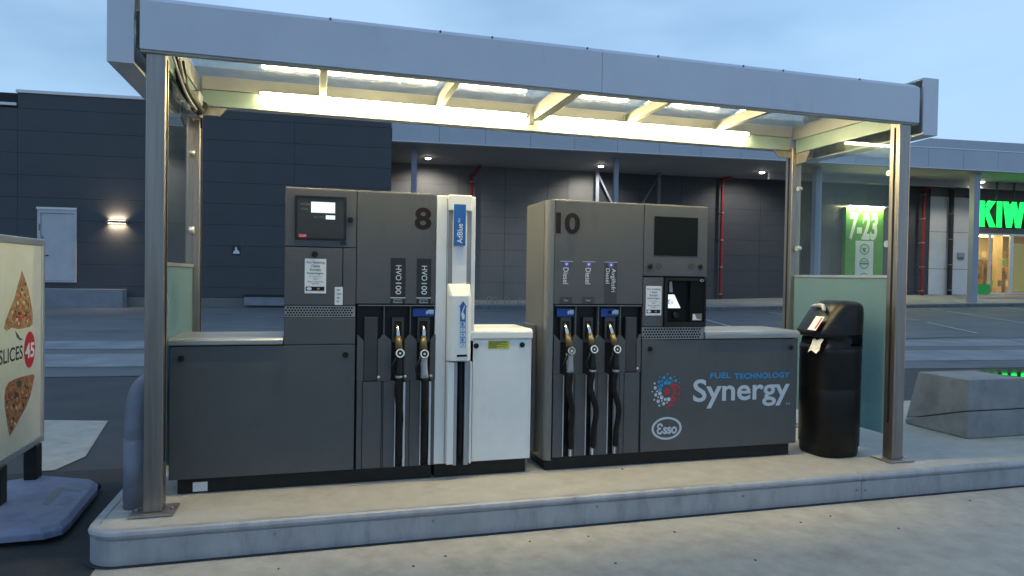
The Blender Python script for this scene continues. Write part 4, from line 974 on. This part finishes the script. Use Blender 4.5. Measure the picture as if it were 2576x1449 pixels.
pan(P10, 'side_panel', 'pump_grey', QE - .004, QE + .0025, ZB2, ZS2, y0=.004, y1=PD - .01)
box('top_cover', 'pump_edge', P10, QA + .03, QD - .002, .002, PD, ZT2 - .003, ZT2 + .004, bevel=.002)
box('plinth', 'black_plastic', P10, QA + .02, QE - .05, .03, PD - .03, H, ZB2 - .021)
box('plinth', 'black_plastic', P10, QB + .002, QE - .05, .028, PD - .03, ZB2 - .0208, ZB2 - .0005)
hz2 = hY(1500, 770).z
up = pan(P10, 'upper_panel', 'pump_grey', QB, QC, hz2 + .012, ZT2)
a = rct(1398.5, 535, 1459, 588.5); txt('numeral', 'ink_brown', up, '10', *a, -.0012, bold=.03, spacing=.9)
for i, px in enumerate(((1408.5, 656, 1440, 764), (1464.5, 657, 1496, 764), (1520.5, 658.5, 1552, 764))):
    x0_, x1_, z0_, z1_ = rct(*px); w_, h_ = x1_ - x0_, z1_ - z0_
    if i == 2:
        lb = box('grade_label', 'label_dark', up, x0_, x1_, -.0015, -.0004, z0_, z1_)
        txt('lettering', 'print_white', lb, 'Avgiftsfri', x0_ + w_ * .46, x0_ + w_ * .88, z0_ + h_ * .28, z0_ + h_ * .84, -.0022, rot=-90)
        txt('lettering', 'print_white', lb, 'Diesel', x0_ + w_ * .10, x0_ + w_ * .40, z0_ + h_ * .48, z0_ + h_ * .84, -.0022, rot=-90)
    else:
        lb = box('grade_label', 'label_dark', up, x0_, x1_, -.0015, -.0004, z0_, z0_ + h_ * .16)
        txt('lettering', 'print_white', lb, 'Diesel', x0_ + w_ * .24, x0_ + w_ * .66, z0_ + h_ * .46, z0_ + h_ * .84, -.0018, rot=-90)
        txt('lettering', 'print_grey', lb, 'Diesel', x0_ + w_ * .34, x0_ + w_ * .66, z0_ + h_ * .06, z0_ + h_ * .10, -.0022)
    box('label_line', 'print_grey', lb, x0_, x1_, -.0021, -.0005 if i < 2 else -.0016, z1_ - h_ * .018, z1_ - h_ * .006)
    cxx = (x0_ + x1_) / 2
    MB().prism([(cxx + w_ * .24 * math.cos(a_), z1_ - h_ * .03 + w_ * .36 * math.sin(a_)) for a_ in [math.pi + math.pi * k_ / 12 for k_ in range(13)]], -.0026, -.0017).build('round_emblem', 'print_violet', lb)
    MB().prism(circ(cxx, z1_ - h_ * .075, w_ * .09, 10), -.0032, -.0027).build('emblem_centre', 'print_white', lb)
hose_module(P10, [1395, 1449, 1506, 1561, 1614], [(1409, 1438), (1466, 1493), (1521, 1549), (1573, 1601.5)], {3}, 0, 770.5, 842, 857, 939, ZB2, [0, 2])
p_ = hY(1535, 785, .02); MB().cyl((p_.x, .024, p_.z), (p_.x, .008, p_.z), .014, .012, 12).build('label_knob', 'black_plastic', P10)
nozzle('nozzle with light grey grip below the truck label beside the rounded corner of pump 10', (1422, 816), (1438, 883), (1434, 936), (1434, 1135), True, ring_dark=True)
nozzle('nozzle with black grip in the plain boot between the truck labels of pump 10', (1479, 816), (1495, 879), (1491, 929), (1490, 1132), False, tilt=.006)
nozzle('nozzle with black grip below the truck label that carries a black knob on pump 10', (1534, 816), (1553, 879), (1549, 929), (1546, 1128), False, tilt=.010)
# display door
DZ = hY(1700, 696).z
dd = pan(P10, 'display_door', 'pump_grey', QC, QD, DZ, ZT2)
a = rct(1645.5, 546, 1755, 643.5); box('display_screen', 'screen_black', dd, a[0], a[1], -.003, -.0005, a[2], a[3], bevel=.001)
knob(P10, 1635.5, 670); knob(P10, 1761, 671.5)
for px, py in ((1657, 670), (1739, 671)):
    p_ = hY(px, py); mb = MB()
    for r_, n_ in ((.004, 1), (.011, 6), (.018, 11), (.025, 16)):
        for q in range(n_): mb.add([(p_.x + r_ * math.cos(6.283 * q / n_) + .0026 * math.cos(c_), -.0008, p_.z + r_ * math.sin(6.283 * q / n_) + .0026 * math.sin(c_)) for c_ in [math.pi / 3 * v for v in range(6)]], [(0, 1, 2, 3, 4, 5)])
    mb.build('speaker_holes', 'hole', dd, kind='stuff')
# payment row
TZ0 = hY(1700, 822).z
XT = hY(1669.5, 760).x
pd_ = pan(P10, 'payment_door', 'pump_grey', QC, XT, TZ0, DZ - .008)
notice(pd_, (1624.5, 719.5, 1664, 793.5))
X2 = hY(1773.5, 760).x
tm_ = MB()
tx0, tx1, tz0, tz1 = XT + .002, X2, TZ0 + .002, DZ - .01
tm_.box(tx0, tx0 + .022, -.018, .02, tz0, tz1).box(tx1 - .012, tx1, -.018, .02, tz0, tz1).box(tx0 + .022, tx1 - .012, -.018, .02, tz1 - .02, tz1).box(tx0 + .022, tx1 - .012, -.018, .02, tz0, tz0 + .035)
tl = tm_.build('terminal_housing', 'black_plastic', P10)
wx = tx0 + (tx1 - tx0) * .62
box('terminal_face', 'screen_black', tl, wx, tx1 - .012, -.012, .02, tz0 + .035, tz1 - .02)
MB().prism([(tx0 + .022, tz0 + .035), (wx, tz0 + .035), (wx, tz1 - .02), (tx0 + .022, tz1 - .02)], .012, .02).build('terminal_recess', 'screen_black', tl)
q = [hY(u_, v_, .008) for u_, v_ in ((1681.5, 741), (1696, 741), (1711.5, 775), (1681, 775))]
ls = MB().prism([(p_.x, p_.z) for p_ in q], .006, .0105).build('terminal_screen', 'screen_white', tl)
p_ = hY(1687, 759, .005); mb = MB(); annulus(mb, p_.x, p_.z, .026, .0235, .0048, .0057, .021, .0185, 24).build('screen_emblem', 'ink', ls)
a = rct(1681.5, 755, 1692, 763, .005); txt('screen_lettering', 'ink', ls, 'Es', *a, .0050)
q = [hY(u_, v_, .008) for u_, v_ in ((1684, 708), (1690, 708), (1692.5, 735), (1683.5, 735))]
MB().prism([(p_.x, p_.z) for p_ in q], .006, .0105).build('terminal_reflector', 'grey_plastic', tl)
p_ = hY(1700, 793, -.01); MB().cyl((p_.x, -.016, p_.z), (p_.x, .011, p_.z), .022, n=14).build('card_reader', 'black_plastic', tl)
a = rct(1741, 789, 1765, 806, -.012); rs = box('receipt_slot', 'ink_grey', tl, a[0], a[1], -.016, -.0125, a[2], a[3])
MB().prism([(a[0] + .003, a[2] + .003), (a[1] - .003, a[2] + .003), (a[0] + (a[1] - a[0]) * .45, a[2] + .012), (a[0] + .02, a[3] - .004), (a[0] + .003, a[3] - .004)], -.019, -.0165).build('receipt_paper', 'paper', rs)
p_ = hY(1766, 706, -.019); mb = MB(); annulus(mb, p_.x, p_.z, .016, .012, -.0192, -.0183, .009, .006, 18).build('terminal_emblem', 'print_grey', tl)
grille(P10, QC + .003, X2 - .001, ZS2 + .004, TZ0 - .003)
MB().prism([(-.006, ZS2 + .003), (-.014, ZS2 + .010), (-.014, ZS2 + .040), (-.004, ZS2 + .058), (.03, ZS2 + .066), (PD, ZS2 + .066), (PD, ZS2 + .003)], X2 + .002, QE + .006, 'x').build('cabinet_lid', 'lid_steel', P10)
box('terminal_side', 'pump_grey', P10, QD - .003, QD + .003, .02, PD - .01, ZS2 + .07, ZT2)
cd_ = pan(P10, 'cabinet_door', 'pump_grey', QC, QE, ZB2, ZS2)
knob(P10, 1635.5, 877.5); knob(P10, 1990, 874)
# print on the cabinet door
for t_, u0_, u1_ in (('FUEL', 1787, 1838), ('TECHNOLOGY', 1848, 1986)):
    a = rct(u0_, 937.5, u1_, 951.5); txt('lettering', 'print_cyan', cd_, t_, *a, -.0010, bold=.022, spacing=1.05)
a = rct(1743.5, 951, 1986, 1024); txt('lettering', 'print_grey', cd_, 'Synergy', *a, -.0010, bold=.018)
a = rct(1976, 1013, 1986, 1018.5); txt('lettering', 'print_grey', cd_, 'TM', *a, -.0010)
dc = hY(1678, 984.5); ppx = .00303
dots = dict(print_cyan=[(0, 184, 10), (-82, 156, 7), (80, 158, 8), (-38, 150, 18), (36, 140, 16), (-92, 104, 16), (96, 112, 16), (-58, 112, 11), (0, 124, 9), (56, 108, 10), (-18, 92, 21), (22, 92, 19), (-62, 66, 18), (-98, 62, 9), (-80, 24, 22), (138, 92, 7)],
            print_grey=[(-142, 90, 11), (-134, 42, 17), (-166, 2, 8), (-112, 4, 11), (-80, -20, 20), (-126, -34, 17), (-60, -64, 21), (-100, -60, 9), (-142, -86, 10), (-20, -86, 16), (20, -86, 21), (-98, -104, 19), (-58, -100, 10), (-36, -132, 18), (0, -120, 10), (-84, -150, 11)],
            print_red=[(0, 0, 31), (60, 68, 21), (100, 66, 12), (128, 44, 15), (78, 26, 17), (166, 8, 10), (84, -18, 19), (134, -32, 16), (62, -60, 18), (100, -60, 9), (92, -94, 17), (140, -84, 8), (58, -104, 12), (34, -146, 19), (80, -150, 10), (0, -178, 10)])
for m_, L_ in dots.items():
    mb = MB()
    for u_, v_, r_ in L_: mb.prism(circ(dc.x + u_ * ppx / 4 * 1.02, dc.z + v_ * ppx / 4 * .96, r_ * ppx / 4, 12), -.0010, -.0004)
    mb.build('dot_emblem', m_, cd_)
e = hY(1677, 1077.5); mb = MB(); ro = (hY(1714.5, 1077).x - hY(1639, 1077).x) / 2; rz = (hY(1677, 1049).z - hY(1677, 1106).z) / 2
annulus(mb, e.x, e.z, ro, ro * .86, -.0010, -.0004, rz, rz * .82, 40).build('oval_emblem', 'print_grey', cd_)
a = rct(1652, 1064, 1703, 1092); txt('lettering', 'print_grey', cd_, '\u0190sso', *a, -.0010, bold=.03, spacing=.95)

# ================================================================== LITTER BIN
bc = hZ(2092, 1152, H) + Vector((.115, .178, 0)); bcx, bcy = bc.x, bc.y
LB = thing('litter_bin', 'black plastic hooded litter bin with slanted hood beside pump 10', 'bin', (bcx, bcy, H))
NS = 36
def bring(z, xl, xr, ry, p=3.0):
    xl, xr, ry = xl * .90, xr * .90, ry * .90
    cx_, rx_ = (xl + xr) / 2, (xr - xl) / 2; r = []
    for i in range(NS):
        a = 2 * math.pi * i / NS; c, s_ = math.cos(a), math.sin(a)
        r.append((bcx + cx_ + rx_ * abs(c) ** (2 / p) * (1 if c >= 0 else -1), bcy + ry * abs(s_) ** (2 / p) * (1 if s_ >= 0 else -1), H + z))
    return r
def shell(levels, name, m, skip=None, cap_top=False, cap_bot=False):
    mb = MB(); rings = [bring(*l) for l in levels]; k = 0
    for r in rings: mb.v += [Vector(q) for q in r]
    for i in range(len(rings) - 1):
        for j in range(NS):
            if skip and skip(i, j): continue
            mb.f.append([i * NS + j, i * NS + (j + 1) % NS, (i + 1) * NS + (j + 1) % NS, (i + 1) * NS + j]); mb.sm.append(True)
    if cap_top: mb.f.append([(len(rings) - 1) * NS + j for j in range(NS)]); mb.sm.append(True)
    if cap_bot: mb.f.append([j for j in range(NS)][::-1]); mb.sm.append(False)
    return mb.build(name, m, LB)
shell([(0, -.215, .215, .215), (.02, -.225, .225, .225), (.08, -.228, .228, .228), (.085, -.236, .236, .236), (.55, -.238, .238, .238), (.56, -.235, .235, .235), (.57, -.238, .238, .238), (.86, -.240, .240, .240), (.915, -.240, .240, .240), (.918, -.228, .228, .228)], 'bin_body', 'bin_plastic', cap_bot=True)
hood = [(.900, -.243, .243, .243), (.92, -.222, .245, .244), (.95, -.195, .246, .244), (.985, -.205, .247, .244), (.99, -.272, .247, .243), (1.01, -.286, .247, .242), (1.05, -.262, .247, .240), (1.12, -.202, .246, .238), (1.19, -.142, .244, .234), (1.235, -.098, .238, .226), (1.262, -.062, .222, .206), (1.280, -.025, .190, .172), (1.288, .03, .13, .11)]
front = set(range(27, 33)); back = set(range(1, 10))
hd_ = shell(hood, 'hood', 'bin_plastic', skip=lambda i, j: (i in (1, 2, 3, 4) and j in front) or (i in (1, 2, 3, 4, 5) and j in back), cap_top=True)
# litter mouth insert, label on the slanted lid, paper sticking out
MB().prism([(bcx - .20, H + .915), (bcx - .168, H + .955), (bcx - .16, H + .965), (bcx - .175, H + .975), (bcx - .19, H + .975)], bcy - .12, bcy + .12).build('mouth', 'hole', LB)
def onlid(x_, z_, y_): return (bcx + x_, bcy + y_, H + z_)
MB().add([onlid(-.276, 1.045, -.15), onlid(-.276, 1.045, -.05), onlid(-.190, 1.158, -.05), onlid(-.190, 1.158, -.15)], [(0, 1, 2, 3)]).build('lid_label', 'paper', LB)
MB().add([onlid(-.268, 1.058, -.14), onlid(-.268, 1.058, -.12), onlid(-.2, 1.148, -.12), onlid(-.2, 1.148, -.14)], [(0, 1, 2, 3)]).build('label_print', 'print_red', LB)
MB().tube([onlid(-.155, 1.20, -.10), onlid(-.13, 1.235, -.06), onlid(-.10, 1.245, .02), onlid(-.13, 1.235, .08)], [.012, .02, .02, .012], 8, 4).build('lid_bracket', 'grey_plastic', LB)
tp = MB(); rr = random.Random(3); gp_ = []
for i in range(5):
    for j in range(4): gp_.append((bcx - .20 - .018 * i + rr.uniform(-.006, .006), bcy - .16 + .035 * j + rr.uniform(-.008, .008), H + .975 - .028 * i + .012 * math.sin(j * 2.1 + i) + rr.uniform(-.008, .008)))
tp.add(gp_, [(i * 4 + j, (i + 1) * 4 + j, (i + 1) * 4 + j + 1, i * 4 + j + 1) for i in range(4) for j in range(3)])
tp.build('waste_paper', 'tissue', origin=(bcx - .23, bcy - .1, H + .9), label='crumpled white paper hanging from the mouth of the litter bin', cat='paper')

# ================================================================== CONCRETE BLOCK ON THE ISLAND
cb = thing('concrete_block', 'low grey concrete block with sloping side and wet top at the island end', 'concrete block', (6.6, .5, H))
bA = hZ(2432, 1104, H); bx0, by0 = bA.x, bA.y
by1 = by0 + .70; bx1 = bx0 + 2.6; zs_ = H + .255; zt2 = .752
MB().prism([(by0, H), (by1, H), (by1, H + .045), (by0, zs_)], bx0, bx1, 'x').build('lower_tier', 'block_concrete', cb, bevel=.008)
MB().prism([(by0 - .006, zs_ + .009), (by1 - .012, H + .056), (by1 - .15, zt2), (by0, zt2)], bx0 - .006, bx1 + .004, 'x').build('upper_tier', 'block_concrete', cb, bevel=.010)
pu = [hZ(u_, v_, zt2 + .004) for u_, v_ in ((2448, 930), (2576, 926), (2800, 925), (2800, 949), (2576, 948), (2520, 942))]
wt = MB().add([(p.x, p.y, zt2 + .004) for p in pu], [tuple(range(6))]).build('standing_water', 'wet', cb)

# ================================================================== GUARD HOOP
gx, gy0, gy1 = -1.050, -.165, .86
gd = thing('guard_hoop', 'blue grey bent steel guard hoop standing behind the left canopy post', 'guard rail', (gx, .3, H))
ztp_ = hX(372, 940, gx).z - .07
MB().tube([(gx, gy0, H - .02), (gx, gy0, H + .4), (gx, gy0, ztp_ - .2), (gx, gy0 + .06, ztp_ - .055), (gx, gy0 + .2, ztp_), (gx, (gy0 + gy1) / 2, ztp_), (gx, gy1 - .2, ztp_), (gx, gy1 - .06, ztp_ - .055), (gx, gy1, ztp_ - .2), (gx, gy1, H + .3), (gx, gy1, H - .02)], .068, 16, 6).build('hoop', 'guard_paint', gd)
for yy in (gy0, gy1): MB().cyl((gx, yy, H), (gx, yy, H + .42), .0725, n=18).build('sleeve', 'guard_paint', gd)

# ================================================================== ADVERTISING STAND
SX = -2.0
ad = thing('advertising_stand', 'free standing advertising frame with pizza poster on a blue grey weighted base', 'advertising sign', (SX, .45, 0))
yf, yn = 1.14, -.22
sz0, sz1 = .345, 1.868
fr2 = MB().box(SX - .03, SX + .03, yn, yf, sz1 - .05, sz1).box(SX - .03, SX + .03, yn, yf, sz0, sz0 + .05).box(SX - .03, SX + .03, yf - .045, yf, sz0 + .05, sz1 - .05).box(SX - .03, SX + .03, yn, yn + .045, sz0 + .05, sz1 - .05)
fr2.build('frame', 'alu_frame', ad, bevel=.006)
po = box('poster', 'poster', ad, SX - .018, SX + .018, yn + .046, yf - .046, sz0 + .051, sz1 - .051)
XP = SX + .0186
def sx(px, py): p = hX(px, py, XP); return (p.y, p.z)
def blob(name, m, pts, d): return MB().prism([sx(*p) for p in pts], XP + d, XP + d + .0006, 'x').build(name, m, po)
blob('pizza_print', 'pizza_gold', [(55, 682), (50, 700), (44, 720), (36, 752), (24, 780), (14, 806), (10, 826), (17, 832), (30, 824), (44, 828), (58, 826), (74, 822), (82, 816), (82, 790), (77, 756), (70, 724), (62, 700)], .0)
rr = random.Random(11)
for (cx_, cy_, r_) in [(54, 716, 6), (60, 742, 8), (46, 756, 7), (64, 768, 9), (38, 784, 8), (48, 806, 9), (24, 812, 8), (70, 802, 9), (57, 790, 7), (66, 756, 5), (34, 800, 6), (43, 772, 5)]:
    blob('topping_print', rr.choice(['pizza_red', 'pizza_red', 'pizza_gold']), [(cx_ + r_ * .8 * math.cos(a) * rr.uniform(.8, 1.2), cy_ + r_ * 1.3 * math.sin(a) * rr.uniform(.8, 1.2)) for a in [2 * math.pi * q / 9 for q in range(9)]], .0008)
mat('cheese_print', (.62, .50, .28), .6); mat('olive_print', (.05, .06, .03), .6); mat('crust_print', (.22, .10, .04), .6)
def inside(p, poly):
    c = False
    for (x1, y1), (x2, y2) in zip(poly, poly[1:] + poly[:1]):
        if (y1 > p[1]) != (y2 > p[1]) and p[0] < (x2 - x1) * (p[1] - y1) / (y2 - y1) + x1: c = not c
    return c
SL1 = [(54, 696), (44, 732), (30, 776), (16, 818), (44, 822), (78, 814), (78, 790), (70, 736), (60, 700)]
SL2 = [(18, 980), (40, 958), (80, 948), (74, 990), (60, 1028), (36, 1074), (25, 1086), (18, 1040), (16, 1000)]
for poly, n_ in ((SL1, 46), (SL2, 46)):
    for k_ in range(n_):
        for tr in range(40):
            c_ = (rr.uniform(8, 88), rr.uniform(680, 1100))
            if inside(c_, poly): break
        else: continue
        r_ = rr.uniform(1.2, 4.0)
        blob('topping_print', rr.choice(['cheese_print', 'cheese_print', 'pizza_red', 'print_red', 'olive_print', 'crust_print', 'pizza_gold', 'leaf_print']), [(c_[0] + r_ * .8 * math.cos(a) * rr.uniform(.6, 1.3), c_[1] + r_ * 1.5 * math.sin(a) * rr.uniform(.6, 1.3)) for a in [2 * math.pi * q / 7 for q in range(7)]], .0016 + k_ * .00004)
blob('leaf_print', 'leaf_print', [(38, 832), (46, 842), (50, 850), (58, 854), (50, 856), (42, 848)], .0)
blob('pizza_print', 'pizza_red', [(14, 976), (22, 962), (36, 954), (54, 948), (72, 944), (84, 941), (87, 946), (82, 970), (76, 996), (66, 1022), (50, 1052), (34, 1082), (24, 1098), (19, 1070), (13, 1030), (11, 998)], .0)
for (cx_, cy_, r_) in [(28, 978, 7), (48, 966, 8), (68, 960, 7), (40, 994, 8), (62, 988, 7), (30, 1020, 8), (50, 1022, 7), (34, 1050, 6), (28, 1076, 5), (76, 956, 5)]:
    blob('topping_print', rr.choice(['pizza_red', 'pizza_gold', 'pizza_gold', 'leaf_print']), [(cx_ + r_ * .8 * math.cos(a) * rr.uniform(.8, 1.2), cy_ + r_ * 1.2 * math.sin(a) * rr.uniform(.8, 1.2)) for a in [2 * math.pi * q / 9 for q in range(9)]], .0008)
oc = sx(74.5, 879.5); orr = (sx(88, 879)[0] - sx(61, 880)[0]) / 2; ozr = (sx(75, 834)[1] - sx(75, 925)[1]) / 2
ov = MB().prism([(oc[0] + orr * math.cos(a), oc[1] + ozr * math.sin(a)) for a in [2 * math.pi * q / 28 for q in range(28)]], XP + .0002, XP + .001, 'x').build('price_badge', 'print_red', po)
txt('lettering', 'print_white', ov, '45', sx(63, 880)[0], sx(86, 880)[0], sx(75, 900)[1], sx(75, 862)[1], XP + .0016, frame='x', bold=.03)
txt('lettering', 'green_text', po, 'SLICES', sx(-3, 895)[0], sx(57, 890)[0], sx(30, 910)[1], sx(30, 874)[1], XP + .0006, frame='x', bold=.012)
txt('lettering', 'green_text', po, 'PIZZA', sx(-12, 895)[0] - .52, sx(-12, 895)[0] - .08, sx(30, 910)[1], sx(30, 874)[1], XP + .0006, frame='x', bold=.012) if False else None
# base with chamfered outline, carrying groove and feet
bz_ = .105
bp0 = [hZ(u_, v_, bz_) for u_, v_ in ((238, 1212), (222, 1240), (160, 1318), (95, 1336), (0, 1338))]
xr_ = [(p.x, p.y) for p in [hZ(u_, v_, bz_) for u_, v_ in ((110, 1196), (222, 1205), (232, 1211), (229, 1226), (166, 1300), (148, 1314), (100, 1326), (0, 1334))]]
xr_ = [(-2 * 1.98 - x_, y_) for x_, y_ in xr_][1:-1][::-1] + xr_; xr_ = xr_[::-1]
rgs = [[(x_ * 1.0 + (.03 if x_ > -2 else -.03), y_ + (.03 if y_ > .4 else -.03), .035) for x_, y_ in xr_], [(x_ + (.03 if x_ > -2 else -.03), y_ + (.03 if y_ > .4 else -.03), .075) for x_, y_ in xr_], [(x_, y_, bz_) for x_, y_ in xr_]]
bs = MB().loft(rgs, smooth=False).build('base', 'sign_base', ad, bevel=.006)
gq = [hZ(u_, v_, bz_ + .001) for u_, v_ in ((105, 1268), (142, 1228), (150, 1225), (205, 1234), (204, 1237), (158, 1232), (122, 1270))]
MB().prism([(p.x, p.y) for p in gq], bz_ - .004, bz_ + .0015, 'z').build('base_groove', 'ink_grey', bs)
for x_, y_ in ((-1.56, .02), (-1.56, .88), (-2.44, .02), (-2.44, .88)):
    MB().cyl((x_, y_ - .03, .035), (x_, y_ + .03, .035), .035, n=14).build('wheel', 'rubber', ad)
for u_, v_ in ((73, 1203), (5, 1268)):
    p = hZ(u_, v_, bz_); box('spring_leg', 'black_plastic', ad, SX - .035, SX + .05, p.y - .055, p.y + .055, bz_ - .002, sz0 + .01, bevel=.008)

# ================================================================== SMALL LITTER ON THE GROUND
gm = MB(); rr = random.Random(5)
for u_, v_, z_ in ((1548, 1418, .006), (1697, 1339, .006), (2014, 1315, .006), (1332, 1363, .006), (1565, 1180, H), (2440, 1260, .006), (2089, 1299, .006), (1900, 1410, .006), (700, 1432, .006), (1120, 1400, .006), (1040, 1425, .006), (2260, 1330, .006), (1480, 1350, .006)):
    p = hZ(u_, v_, z_)
    gm.cyl((p.x, p.y, z_ - .001), (p.x + .004, p.y, z_ + .006), rr.uniform(.006, .013), rr.uniform(.003, .007), 6)
gm.build('grit', 'kerb_stone', kind='stuff', label='scattered grit on the concrete')
